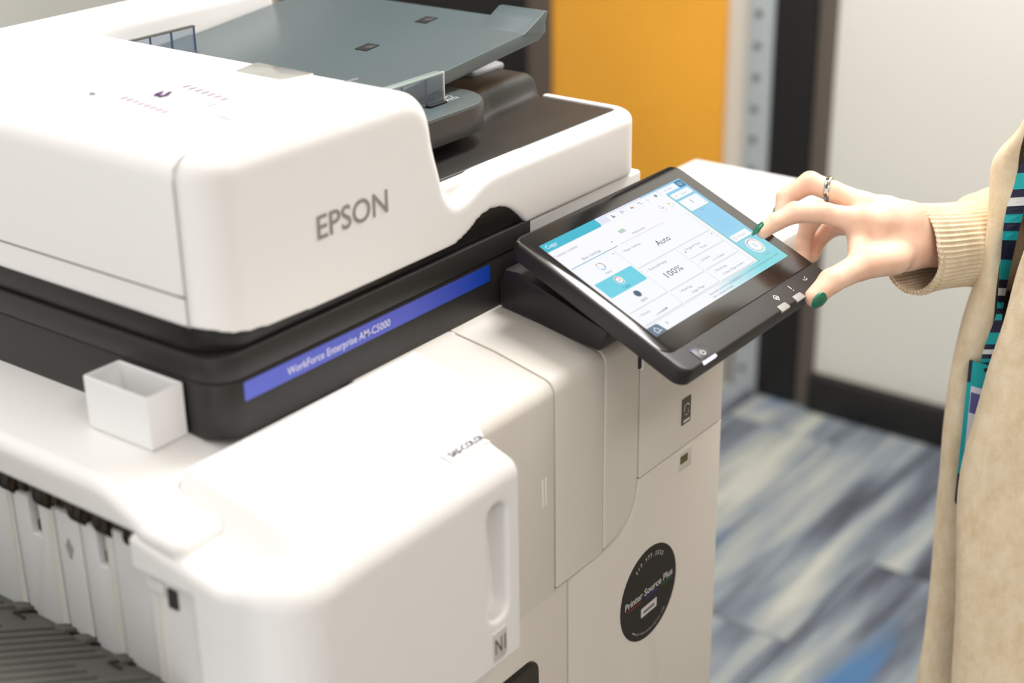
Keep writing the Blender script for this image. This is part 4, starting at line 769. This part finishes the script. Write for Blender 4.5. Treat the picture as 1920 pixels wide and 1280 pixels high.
 [(1.2632,0.3970,0.2637),(1.2571,0.3874,0.2741),(1.2656,0.3595,0.2835),(1.2865,0.3227,0.2881),(1.3851,0.2127,0.2732),(1.4823,0.1657,0.2230),(1.5547,0.1581,0.1697),(1.6142,0.1804,0.1094),(1.6193,0.2371,0.0725),(1.5770,0.3000,0.0698),(1.5177,0.3473,0.0897),(1.3987,0.4488,0.1257),(1.3376,0.4605,0.1677),(1.2940,0.4550,0.2055),(1.2798,0.4511,0.2191),(1.2743,0.4457,0.2266),(1.2851,0.4224,0.2315),(1.3009,0.3975,0.2333)],
]
LANYARD=[(1.3156,0.4210,1.2407),(1.3123,0.4244,1.1500),(1.3084,0.4284,1.0982),(1.3064,0.4310,1.0593),(1.3063,0.4335,1.0189),(1.3051,0.4341,0.9731),(1.3045,0.4343,0.9419),(1.3023,0.4362,0.9130),(1.2998,0.4382,0.8946)]
BADGE=[(1.2934,0.4527,0.9012),(1.2975,0.4276,0.8982),(1.2995,0.4227,0.7474),(1.2927,0.4512,0.7517)]
RINGC=[(1.2314,0.5792,1.0601),(1.2333,0.5727,1.0583)]
NAILS={'index':[(1.1659,0.6071,1.0381),(1.1576,0.6122,1.0326)],'thumb':[(1.1392,0.5350,0.9987),(1.1238,0.5403,0.9928)],'middle':[(1.2066,0.6148,1.0431),(1.2018,0.6135,1.0376)]}
BODYC=(1.4400,0.3849,1.0674)
def skin_mat():
    m = mat('skin', (238, 196, 172), 0.48, spec=0.4, sss=0.25); nt = m.node_tree; b = nt.nodes['Principled BSDF']
    tc = nt.nodes.new('ShaderNodeTexCoord'); n = nt.nodes.new('ShaderNodeTexNoise'); n.inputs['Scale'].default_value = 35; n.inputs['Detail'].default_value = 4
    r = nt.nodes.new('ShaderNodeValToRGB'); r.color_ramp.elements[0].position = 0.3; r.color_ramp.elements[0].color = srgb(232, 182, 156); r.color_ramp.elements[1].position = 0.7; r.color_ramp.elements[1].color = srgb(246, 212, 186)
    nt.links.new(tc.outputs['Object'], n.inputs['Vector']); nt.links.new(n.outputs['Fac'], r.inputs[0]); nt.links.new(r.outputs[0], b.inputs['Base Color'])
    n2 = nt.nodes.new('ShaderNodeTexNoise'); n2.inputs['Scale'].default_value = 420; n2.inputs['Detail'].default_value = 3; bp = nt.nodes.new('ShaderNodeBump'); bp.inputs['Strength'].default_value = 0.25; bp.inputs['Distance'].default_value = 0.0006
    nt.links.new(tc.outputs['Object'], n2.inputs['Vector']); nt.links.new(n2.outputs['Fac'], bp.inputs['Height']); nt.links.new(bp.outputs[0], b.inputs['Normal']); return m
SKIN = skin_mat()
PX, PY = 1.480, 0.372
person = thing('person', 'person in a long beige knit cardigan reaching out to tap the touch screen', 'person', (PX, PY, 0.0))
fwd = Vector((-0.93, 0.36, 0)).normalized(); lat = Vector((-fwd.y, fwd.x, 0))     # lat: towards the person's left (camera side is -)
if lat.y > 0: lat = -lat
def BP(f, l, z): return (PX+fwd.x*f+lat.x*l, PY+fwd.y*f+lat.y*l, z)
def hand_fn(X, Y, Z):
    d = None
    def chain(ch, k):
        q = None
        for a, b in zip(ch[:-1], ch[1:]):
            c = s_cone(X, Y, Z, a, b); q = c if q is None else smin(q, c, k)
        return q
    palm = None
    for n in ('META_INDEX', 'META_MIDDLE', 'META_RING', 'META_PINKY', 'PALM', 'THENAR', 'WRIST', 'WRIST_LOW'):
        q = chain(HAND[n], 0.004); palm = q if palm is None else smin(palm, q, 0.012)
    d = smin(palm, chain(HAND['WEB'], 0.004), 0.010)
    for n in ('INDEX', 'MIDDLE', 'RING', 'PINKY'):
        d = smin(d, chain(HAND[n], 0.0025), 0.0045)
    d = smin(d, chain(HAND['THUMB'], 0.004), 0.007)
    # creases at the finger joints
    return d
Xh, Yh, Zh = None, None, None
body_hand = sdf_mesh('body', hand_fn, (1.112, 0.44, 0.935), (1.42, 0.634, 1.082), 0.0013, SKIN)
def body_fn(X, Y, Z):
    # local axes
    f = (X-PX)*fwd.x+(Y-PY)*fwd.y; l = ((X-PX)*lat.x+(Y-PY)*lat.y)/0.70; z = Z+0*X+0*Y
    d = s_ell(f, l, z, (0.0, 0, 0.83), (0.105, 0.15, 0.16))
    d = smin(d, s_ell(f, l, z, (0.0, 0, 1.02), (0.085, 0.12, 0.20)), 0.08)
    d = smin(d, s_ell(f, l, z, (-0.015, 0, 1.19), (0.085, 0.140, 0.16)), 0.08)
    d = smin(d, s_cone(f, l, z, (-0.01, -0.15, 1.31, 0.042), (-0.01, 0.15, 1.31, 0.042)), 0.06)
    d = smin(d, s_cone(f, l, z, (-0.01, 0, 1.30, 0.055), (0.02, 0, 1.43, 0.050)), 0.03)
    # head
    h = s_ell(f, l, z, (0.030, 0, 1.535), (0.092, 0.074, 0.105)); h = smin(h, s_ell(f, l, z, (0.062, 0, 1.475), (0.052, 0.050, 0.050)), 0.03)
    h = smin(h, s_cone(f, l, z, (0.118, 0, 1.535, 0.008), (0.134, 0, 1.507, 0.011)), 0.016)
    for s_ in (-1, 1):
        h = smin(h, s_ell(f, l, z, (0.020, s_*0.076, 1.520), (0.014, 0.008, 0.028)), 0.006)
        h = smax(h, -s_ell(f, l, z, (0.128, s_*0.030, 1.540), (0.020, 0.014, 0.010)), 0.012)
        h = smin(h, s_ell(f, l, z, (0.107, s_*0.030, 1.538), (0.012, 0.012, 0.010)), 0.004)
    h = smin(h, s_ell(f, l, z, (0.112, 0, 1.478), (0.010, 0.020, 0.006)), 0.006)
    d = smin(d, h, 0.02)
    for s_ in (-1, 1):
        d = smin(d, s_cone(f, l, z, (0, s_*0.085, 0.80, 0.088), (0.015, s_*0.09, 0.45, 0.055)), 0.05)
        d = smin(d, s_cone(f, l, z, (0.015, s_*0.09, 0.45, 0.055), (-0.01, s_*0.09, 0.09, 0.034)), 0.03)
        d = smin(d, s_cone(f, l, z, (-0.03, s_*0.09, 0.045, 0.032), (0.12, s_*0.10, 0.030, 0.024)), 0.03)
    # near arm hanging at the side, far arm up to the reaching forearm
    d = smin(d, s_cone(f, l, z, (-0.01, 0.17, 1.30, 0.044), (-0.03, 0.20, 1.05, 0.036)), 0.03)
    d = smin(d, s_cone(f, l, z, (-0.03, 0.20, 1.05, 0.036), (0.03, 0.20, 0.83, 0.026)), 0.02)
    hd = s_ell(f, l, z, (0.045, 0.20, 0.775), (0.028, 0.016, 0.045)); d = smin(d, hd, 0.015)
    for k in range(4): d = smin(d, s_cone(f, l, z, (0.022+0.015*k, 0.20, 0.745, 0.009), (0.030+0.014*k, 0.19, 0.685+0.005*abs(k-1.5), 0.007)), 0.004)
    d = smin(d, s_cone(f, l, z, (0.07, 0.195, 0.79, 0.010), (0.092, 0.185, 0.735, 0.008)), 0.006)
    return d
def body2(X, Y, Z):
    d = body_fn(X, Y, Z)
    for a, b in zip(SLEEVE[6:-2], SLEEVE[7:-1]):
        d = smin(d, s_cone(X, Y, Z, (a[0], a[1], a[2], 0.030), (b[0], b[1], b[2], 0.032)), 0.02)
    return smin(d, s_cone(X, Y, Z, (1.40, 0.466, 0.986, 0.022), (1.47, 0.452, 0.98, 0.028)), 0.01)
bb = sdf_mesh('body_rest', body2, (1.17, 0.08, -0.002), (1.75, 0.62, 1.66), 0.008, SKIN)
# one continuous body mesh
bm = bmesh.new(); bm.from_mesh(body_hand.data); bm.from_mesh(bb.data); bm.to_mesh(body_hand.data); bm.free(); bpy.data.objects.remove(bb)
for p in body_hand.data.polygons: p.use_smooth = True
adopt(body_hand, person)
GRN = mat('green_nail_polish', (0, 106, 78), 0.12, coat=0.8)
def nail(ca, cb, nrm, ctr, L, wid, ext, name='fingernail'):
    """polished nail: a thin shell over the fingertip surface, running past the tip"""
    ca = np.array(ca); cb = np.array(cb); ax = (cb-ca)[:3]; ax /= np.linalg.norm(ax); n = np.array(nrm); n -= ax*n.dot(ax); n /= np.linalg.norm(n); sd = np.cross(ax, n)
    ce = np.concatenate([cb[:3]+ax*ext-n*0.0005, [cb[3]*0.90]]); c = np.array(ctr)
    def fn(X, Y, Z):
        d = smin(s_cone(X, Y, Z, tuple(ca), tuple(cb)), s_cone(X, Y, Z, tuple(cb), tuple(ce)), 0.002)
        u = (X-c[0])*ax[0]+(Y-c[1])*ax[1]+(Z-c[2])*ax[2]; v = (X-c[0])*sd[0]+(Y-c[1])*sd[1]+(Z-c[2])*sd[2]; w = (X-c[0])*n[0]+(Y-c[1])*n[1]+(Z-c[2])*n[2]
        e = (np.sqrt(np.sqrt((u/L)**4*1.0+(v/wid)**4*1.0)))-1
        q = np.maximum(np.maximum(d-0.0009, -(d+0.0009)), np.maximum(e*wid, -w-0.003))
        return q
    lo = c-0.016; hi = c+0.016
    return sdf_mesh(name, fn, tuple(lo), tuple(hi), 0.00042, GRN, person)
IC = Vector((0.5997, -0.8001, -0.0146)); IU = Vector((0.3298, 0.2305, 0.9155)); IF = Vector((0.7291, 0.5538, -0.4021))
NI = NAILS
# index: nail sits on the far upper side of the tip; thumb: nail faces the front
i1, i2 = Vector(HAND['INDEX'][3][:3]), Vector(HAND['INDEX'][4][:3]); di = (i2-i1).normalized()
ni = (-IC*0.55+IU*0.83-IF*0.15); ni = (ni-di*ni.dot(di)).normalized()
nail(HAND['INDEX'][3], HAND['INDEX'][4], ni, i2+ni*0.0060+di*0.0040, 0.0085, 0.0050, 0.0050)
t1, t2 = Vector(HAND['THUMB'][2][:3]), Vector(HAND['THUMB'][3][:3]); dt = (t2-t1).normalized()
nt_ = (-IF*0.75+IC*0.45-IU*0.42); nt_ = (nt_-dt*nt_.dot(dt)).normalized()
nail(HAND['THUMB'][2], HAND['THUMB'][3], nt_, t2+nt_*0.0082+dt*0.0040, 0.0088, 0.0066, 0.0045)
m1, m2 = Vector(HAND['MIDDLE'][3][:3]), Vector(HAND['MIDDLE'][4][:3]); dm = (m2-m1).normalized()
nm_ = (-IC*1.0+IF*0.55); nm_ = (nm_-dm*nm_.dot(dm)).normalized()
nail(HAND['MIDDLE'][3], HAND['MIDDLE'][4], nm_, m2+nm_*0.0064+dm*0.0030, 0.0075, 0.0048, 0.0040)
# ring with dark stones
ra, rb_ = Vector(RINGC[0]), Vector(RINGC[1]); dr = (Vector(HAND['MIDDLE'][1][:3])-Vector(HAND['MIDDLE'][2][:3])).normalized(); dr = (dr+IU*0.28).normalized()
sr = dr.cross(IU).normalized(); tr = sr.cross(dr); c0 = Vector(HAND['MIDDLE'][2][:3]).lerp(Vector(HAND['MIDDLE'][1][:3]), 0.82); c0 += IU*0.0004; RR = 0.0104
SILV = mat('ring_silver', (205, 205, 200), 0.15, metal=1.0)
bm = bmesh.new(); N = 64; g = []
for i in range(N):
    a = 2*math.pi*i/N; rad = sr*math.cos(a)+tr*math.sin(a); row = []
    for (w_, h_) in ((-0.0022, -0.0006), (0.0022, -0.0006), (0.0024, 0.0006), (0.0014, 0.0012), (-0.0014, 0.0012), (-0.0024, 0.0006)):
        row.append(bm.verts.new(c0+rad*(RR+h_)+dr*w_))
    g.append(row)
for i in range(N):
    for k in range(6): bm.faces.new((g[i][k], g[(i+1) % N][k], g[(i+1) % N][(k+1) % 6], g[i][(k+1) % 6]))
ro = from_bm('finger_ring', bm, SILV, person, label='silver ring with small dark stones')
ORI[ro.name] = Vector((0, 0, 0))
ST = mat('ring_stone', (70, 72, 52), 0.1, coat=1.0)
for i in range(9):
    a = 2*math.pi*i/9+0.15; rad = sr*math.cos(a)+tr*math.sin(a); tn = -sr*math.sin(a)+tr*math.cos(a); c = c0+rad*(RR+0.0010)
    bm = bmesh.new(); top = []; bot = []
    for sx, sy in ((-1, -1), (1, -1), (1, 1), (-1, 1)):
        top.append(bm.verts.new(c+tn*0.0014*sx+dr*0.0007*sy+rad*0.0008)); bot.append(bm.verts.new(c+tn*0.0022*sx+dr*0.0011*sy-rad*0.0003))
    bm.faces.new(top); bm.faces.new(bot[::-1])
    for k in range(4): bm.faces.new((bot[k], bot[(k+1) % 4], top[(k+1) % 4], top[k]))
    from_bm('ring_stone', bm, ST, ro, smooth=False)

# ---- clothes
def knit_mat():
    m = mat('beige_knit', (220, 202, 174), 0.9, spec=0.15, sheen=0.3); nt = m.node_tree; b = nt.nodes['Principled BSDF']
    tc = nt.nodes.new('ShaderNodeTexCoord'); n = nt.nodes.new('ShaderNodeTexNoise'); n.inputs['Scale'].default_value = 60; n.inputs['Detail'].default_value = 6; n.inputs['Roughness'].default_value = 0.7
    vm = nt.nodes.new('ShaderNodeVectorMath'); vm.operation = 'MULTIPLY'; vm.inputs[1].default_value = (1, 1, 0.6); nt.links.new(tc.outputs['Object'], vm.inputs[0]); nt.links.new(vm.outputs[0], n.inputs['Vector'])
    r = nt.nodes.new('ShaderNodeValToRGB'); r.color_ramp.elements[0].position = 0.3; r.color_ramp.elements[0].color = srgb(222, 198, 160); r.color_ramp.elements[1].position = 0.7; r.color_ramp.elements[1].color = srgb(245, 228, 200)
    nt.links.new(n.outputs['Fac'], r.inputs[0]); nt.links.new(r.outputs[0], b.inputs['Base Color'])
    n2 = nt.nodes.new('ShaderNodeTexNoise'); n2.inputs['Scale'].default_value = 700; bp = nt.nodes.new('ShaderNodeBump'); bp.inputs['Strength'].default_value = 0.5; bp.inputs['Distance'].default_value = 0.001
    nt.links.new(tc.outputs['Object'], n2.inputs['Vector']); nt.links.new(n2.outputs['Fac'], bp.inputs['Height']); nt.links.new(bp.outputs[0], b.inputs['Normal']); return m
KNIT = knit_mat()
def catmull(pts, n):
    out = []; P = [Vector(p) for p in pts]
    for i in range(len(P)-1):
        a, b, c, d = P[max(i-1, 0)], P[i], P[i+1], P[min(i+2, len(P)-1)]
        for k in range(n):
            t = k/n; out.append(0.5*((2*b)+(c-a)*t+(2*a-5*b+4*c-d)*t*t+(3*b-a-3*c+d)*t*t*t))
    out.append(P[-1]); return out
def loft(name, rows, m, parent, closed=False, label=None, solid=0.0, off=0.0):
    bm = bmesh.new(); R_ = [[bm.verts.new(p) for p in r] for r in rows]; n = len(rows[0])
    for i in range(len(R_)-1):
        for k in range(n if closed else n-1): bm.faces.new((R_[i][k], R_[i][(k+1) % n], R_[i+1][(k+1) % n], R_[i+1][k]))
    o = from_bm(name, bm, m, parent, label=label)
    if solid: md = o.modifiers.new('s', 'SOLIDIFY'); md.thickness = solid; md.offset = off
    return o
cr = [catmull(r, 6) for r in CARDIGAN]
cols = [catmull([row[k] for row in cr], 6) for k in range(len(cr[0]))]
rows = [[cols[k][i]+Vector((0.0012*math.sin(i*0.45+k*0.21), 0.0016*math.sin(i*0.31-k*0.17), 0)) for k in range(len(cols))] for i in range(len(cols[0]))]
card = loft('cardigan', rows, KNIT, person, label='long open beige knit cardigan', solid=0.003)
# shoulder yoke closing the top of the cardigan
def yoke(X, Y, Z):
    f = (X-PX)*fwd.x+(Y-PY)*fwd.y; l = ((X-PX)*lat.x+(Y-PY)*lat.y)/0.70; z = Z+0*X+0*Y
    d = s_cone(f, l, z, (-0.01, -0.155, 1.30, 0.062), (-0.01, 0.155, 1.30, 0.062)); d = smin(d, s_ell(f, l, z, (-0.01, 0, 1.25), (0.13, 0.19, 0.14)), 0.05)
    d = smin(d, s_cone(f, l, z, (-0.01, 0.175, 1.28, 0.066), (-0.03, 0.205, 1.05, 0.055)), 0.03); d = smin(d, s_cone(f, l, z, (-0.03, 0.205, 1.05, 0.055), (0.025, 0.205, 0.86, 0.040)), 0.02)
    neck = s_cone(f, l, z, (0.02, 0, 1.27, 0.05), (0.03, 0, 1.48, 0.075)); front = s_ell(f, l, z, (0.14, 0, 1.22), (0.13, 0.065, 0.30))
    d = smax(d, -neck, 0.01); d = smax(d, -front, 0.01); return np.maximum(d, np.where(l < 0.16, 1.24-z, -1))
sdf_mesh('cardigan_yoke', yoke, (1.20, 0.06, 0.80), (1.72, 0.62, 1.39), 0.007, KNIT, person)
# reaching sleeve: rings with real ribs on the cuff
SV = [(Vector(s_[:3]), s_[3], s_[4]) for s_ in SLEEVE]; cen = catmull([s_[0] for s_ in SV], 14); rv = catmull([(s_[1], s_[2], 0) for s_ in SV], 14); rows = []
NR = 216
for i, c in enumerate(cen):
    d = (cen[min(i+1, len(cen)-1)]-cen[max(i-1, 0)]).normalized(); u = IU-d*IU.dot(d)
    u = u.normalized() if u.length > 0.35 else (IC-d*IC.dot(d)).normalized(); s_ = d.cross(u).normalized(); row = []
    cuff = i <= 14*4
    if i == 0: d0 = d
    for k in range(NR):
        a = 2*math.pi*k/NR; rib = 0.00055*math.cos(a*54) if cuff else 0.0
        wob = 0 if cuff else 0.0016*math.sin(a*3+i*0.5)+0.0012*math.sin(i*0.9)
        edge = 0.0015 if i < 2 else 0; rr_ = rv[i]
        row.append(c+u*math.sin(a)*(rr_[0]+rib+wob+edge)+s_*math.cos(a)*(rr_[1]+rib+wob+edge)+(d*(-0.006*math.sin(a)+0.007*abs(math.sin(a))) if i < 6 else Vector()))
    rows.append(row)
inner = [[v*1.0 for v in r] for r in rows[:10]]
loft('sleeve', rows, KNIT, person, closed=True, label='ribbed beige knit cuff and sleeve', solid=0.0028, off=-1.0)
# floral top
def floral():
    m = mat('floral_fabric', (30, 32, 52), 0.7); nt = m.node_tree; b = nt.nodes['Principled BSDF']; tc = nt.nodes.new('ShaderNodeTexCoord'); v = nt.nodes.new('ShaderNodeTexVoronoi'); v.inputs['Scale'].default_value = 26
    nt.links.new(tc.outputs['Object'], v.inputs['Vector']); r = nt.nodes.new('ShaderNodeValToRGB'); r.color_ramp.interpolation = 'CONSTANT'; sp = nt.nodes.new('ShaderNodeSeparateXYZ'); nt.links.new(v.outputs['Color'], sp.inputs[0])
    e = r.color_ramp.elements; e[0].color = srgb(26, 28, 46); e[1].position = 0.5; e[1].color = srgb(214, 62, 92)
    for p, c in ((0.68, (28, 30, 50)), (0.78, (240, 160, 40)), (0.86, (20, 150, 160)), (0.94, (200, 50, 60))): q = e.new(p); q.color = srgb(*c)
    nt.links.new(sp.outputs[0], r.inputs[0]); nt.links.new(r.outputs[0], b.inputs['Base Color']); return m
def topfn(X, Y, Z):
    f = (X-PX)*fwd.x+(Y-PY)*fwd.y; l = ((X-PX)*lat.x+(Y-PY)*lat.y)/0.70; z = Z+0*X+0*Y
    d = s_ell(f, l, z, (0.0, 0, 0.86), (0.115, 0.150, 0.24)); d = smin(d, s_ell(f, l, z, (-0.01, 0, 1.19), (0.100, 0.145, 0.20)), 0.08)
    return np.maximum(d, np.maximum(0.78-z, smax(z-1.33, -s_cone(f, l, z, (0.03, 0, 1.28, 0.065), (0.05, 0, 1.48, 0.08)), 0.01)))
sdf_mesh('floral_top', topfn, (1.25, 0.15, 0.74), (1.66, 0.58, 1.36), 0.006, floral(), person)
def trous(X, Y, Z):
    f = (X-PX)*fwd.x+(Y-PY)*fwd.y; l = ((X-PX)*lat.x+(Y-PY)*lat.y)/0.70; z = Z+0*X+0*Y; d = s_ell(f, l, z, (0.0, 0, 0.82), (0.118, 0.152, 0.15))
    for s_ in (-1, 1):
        d = smin(d, s_cone(f, l, z, (0, s_*0.083, 0.80, 0.098), (0.012, s_*0.088, 0.45, 0.070)), 0.03); d = smin(d, s_cone(f, l, z, (0.012, s_*0.088, 0.45, 0.070), (-0.005, s_*0.09, 0.10, 0.060)), 0.03)
    return np.maximum(d, 0.075-z)
sdf_mesh('trousers', trous, (1.24, 0.12, 0.06), (1.66, 0.60, 0.99), 0.008, mat('dark_trousers', (52, 50, 56), 0.85), person)
for s_ in (-1, 1):
    def shoe(X, Y, Z, s_=s_):
        f = (X-PX)*fwd.x+(Y-PY)*fwd.y; l = ((X-PX)*lat.x+(Y-PY)*lat.y)/0.70; z = Z+0*X+0*Y
        d = s_cone(f, l, z, (-0.035, s_*0.09, 0.042, 0.040), (0.125, s_*0.10, 0.034, 0.034)); d = smin(d, s_cone(f, l, z, (-0.02, s_*0.09, 0.06, 0.038), (-0.01, s_*0.09, 0.085, 0.040)), 0.02); return np.maximum(d, -z)
    sdf_mesh('shoe', shoe, (1.24, 0.12, -0.004), (1.66, 0.60, 0.13), 0.006, mat('shoe_black', (30, 28, 28), 0.4), person)
def hair(X, Y, Z):
    f = (X-PX)*fwd.x+(Y-PY)*fwd.y; l = ((X-PX)*lat.x+(Y-PY)*lat.y)/0.70; z = Z+0*X+0*Y
    d = s_ell(f, l, z, (0.010, 0, 1.560), (0.108, 0.090, 0.104)); d = smin(d, s_ell(f, l, z, (-0.055, 0, 1.43), (0.050, 0.088, 0.17)), 0.05)
    return smax(d, -s_ell(f, l, z, (0.135, 0, 1.50), (0.085, 0.062, 0.115)), 0.01)
sdf_mesh('hair', hair, (1.28, 0.20, 1.22), (1.64, 0.55, 1.68), 0.006, mat('hair_brown', (70, 48, 34), 0.5, noise=0.4, nscale=80), person)

# ---- lanyard with badge
LC = mat('lanyard_teal', (20, 172, 178), 0.6); LN_ = mat('lanyard_navy', (28, 32, 62), 0.6); LWH = mat('lanyard_white', (225, 228, 230), 0.6)
lanyard = thing('lanyard', 'teal and navy patterned lanyard hanging in the open cardigan with an ID badge', 'lanyard', LANYARD[-1])
lp = catmull(LANYARD, 5); bm = bmesh.new(); pr = None; wv = IC*0.0075+IF*0.001; mi = []
nn = IF*-0.0008
for i, p in enumerate(lp):
    tw = math.sin(i*0.33); w2 = (IC*(0.0050*abs(math.cos(i*0.16)) + 0.002)+IF*0.006*tw)
    a, b, c, d = bm.verts.new(p-w2), bm.verts.new(p+w2), bm.verts.new(p+w2-nn), bm.verts.new(p-w2-nn)
    if pr:
        for k in range(4):
            f_ = bm.faces.new((pr[k], pr[(k+1) % 4], (a, b, c, d)[(k+1) % 4], (a, b, c, d)[k])); f_.material_index = (0, 1, 1, 0, 0, 1, 2, 1, 0, 1)[i % 10]
    pr = (a, b, c, d)
from_bm('strap', bm, [LC, LN_, LWH], lanyard, smooth=False)
B = [Vector(b) for b in BADGE]; tube('clip', [Vector(LANYARD[-1]), Vector(LANYARD[-1]).lerp(B[0].lerp(B[1], 0.6), 0.6), B[0].lerp(B[1], 0.6)-IU*0.006], 0.0022, mat('clip_black', (22, 22, 26), 0.3), lanyard, 8)
bn = (B[1]-B[0]).cross(B[3]-B[0]).normalized(); 
if bn.dot(IF) > 0: bn = -bn
def bq(s_, t_, w=0.0): return B[0]*(1-s_)*(1-t_)+B[1]*s_*(1-t_)+B[2]*s_*t_+B[3]*(1-s_)*t_+bn*w
bf = lambda c: bq(c.x, c.y, c.z)
hold = prism('badge_holder', fillet([(0, 0), (1, 0), (1, 1), (0, 1)], 0.05, 5), 'z', -0.0015, 0.0015, LC, lanyard, mapf=bf); ORI[hold.name] = Vector((0, 0, 0))
prism('holder_corner', fillet([(0, 0.78), (0.14, 0.78), (0.3, 1.0), (0, 1.0)], [0, 0, 0, 0.05], 5), 'z', -0.0019, 0.0019, mat('holder_navy', (34, 36, 58), 0.4), lanyard, mapf=bf)
prism('holder_corner', [(0, 0.0), (0.12, 0.0), (0.12, 0.14), (0, 0.14)], 'z', -0.0019, 0.0019, mat('holder_navy', (34, 36, 58), 0.4), lanyard, mapf=bf)
prism('id_card', [(0.16, 0.16), (0.94, 0.16), (0.94, 0.96), (0.16, 0.96)], 'z', 0.0015, 0.0022, mat('card_white', (228, 226, 236), 0.3), lanyard, mapf=bf)
prism('card_print', [(0.18, 0.20), (0.92, 0.20), (0.92, 0.34), (0.18, 0.34)], 'z', 0.0022, 0.0024, mat('card_purple', (92, 88, 150), 0.4), lanyard, mapf=bf)
bpy.context.view_layer.update()
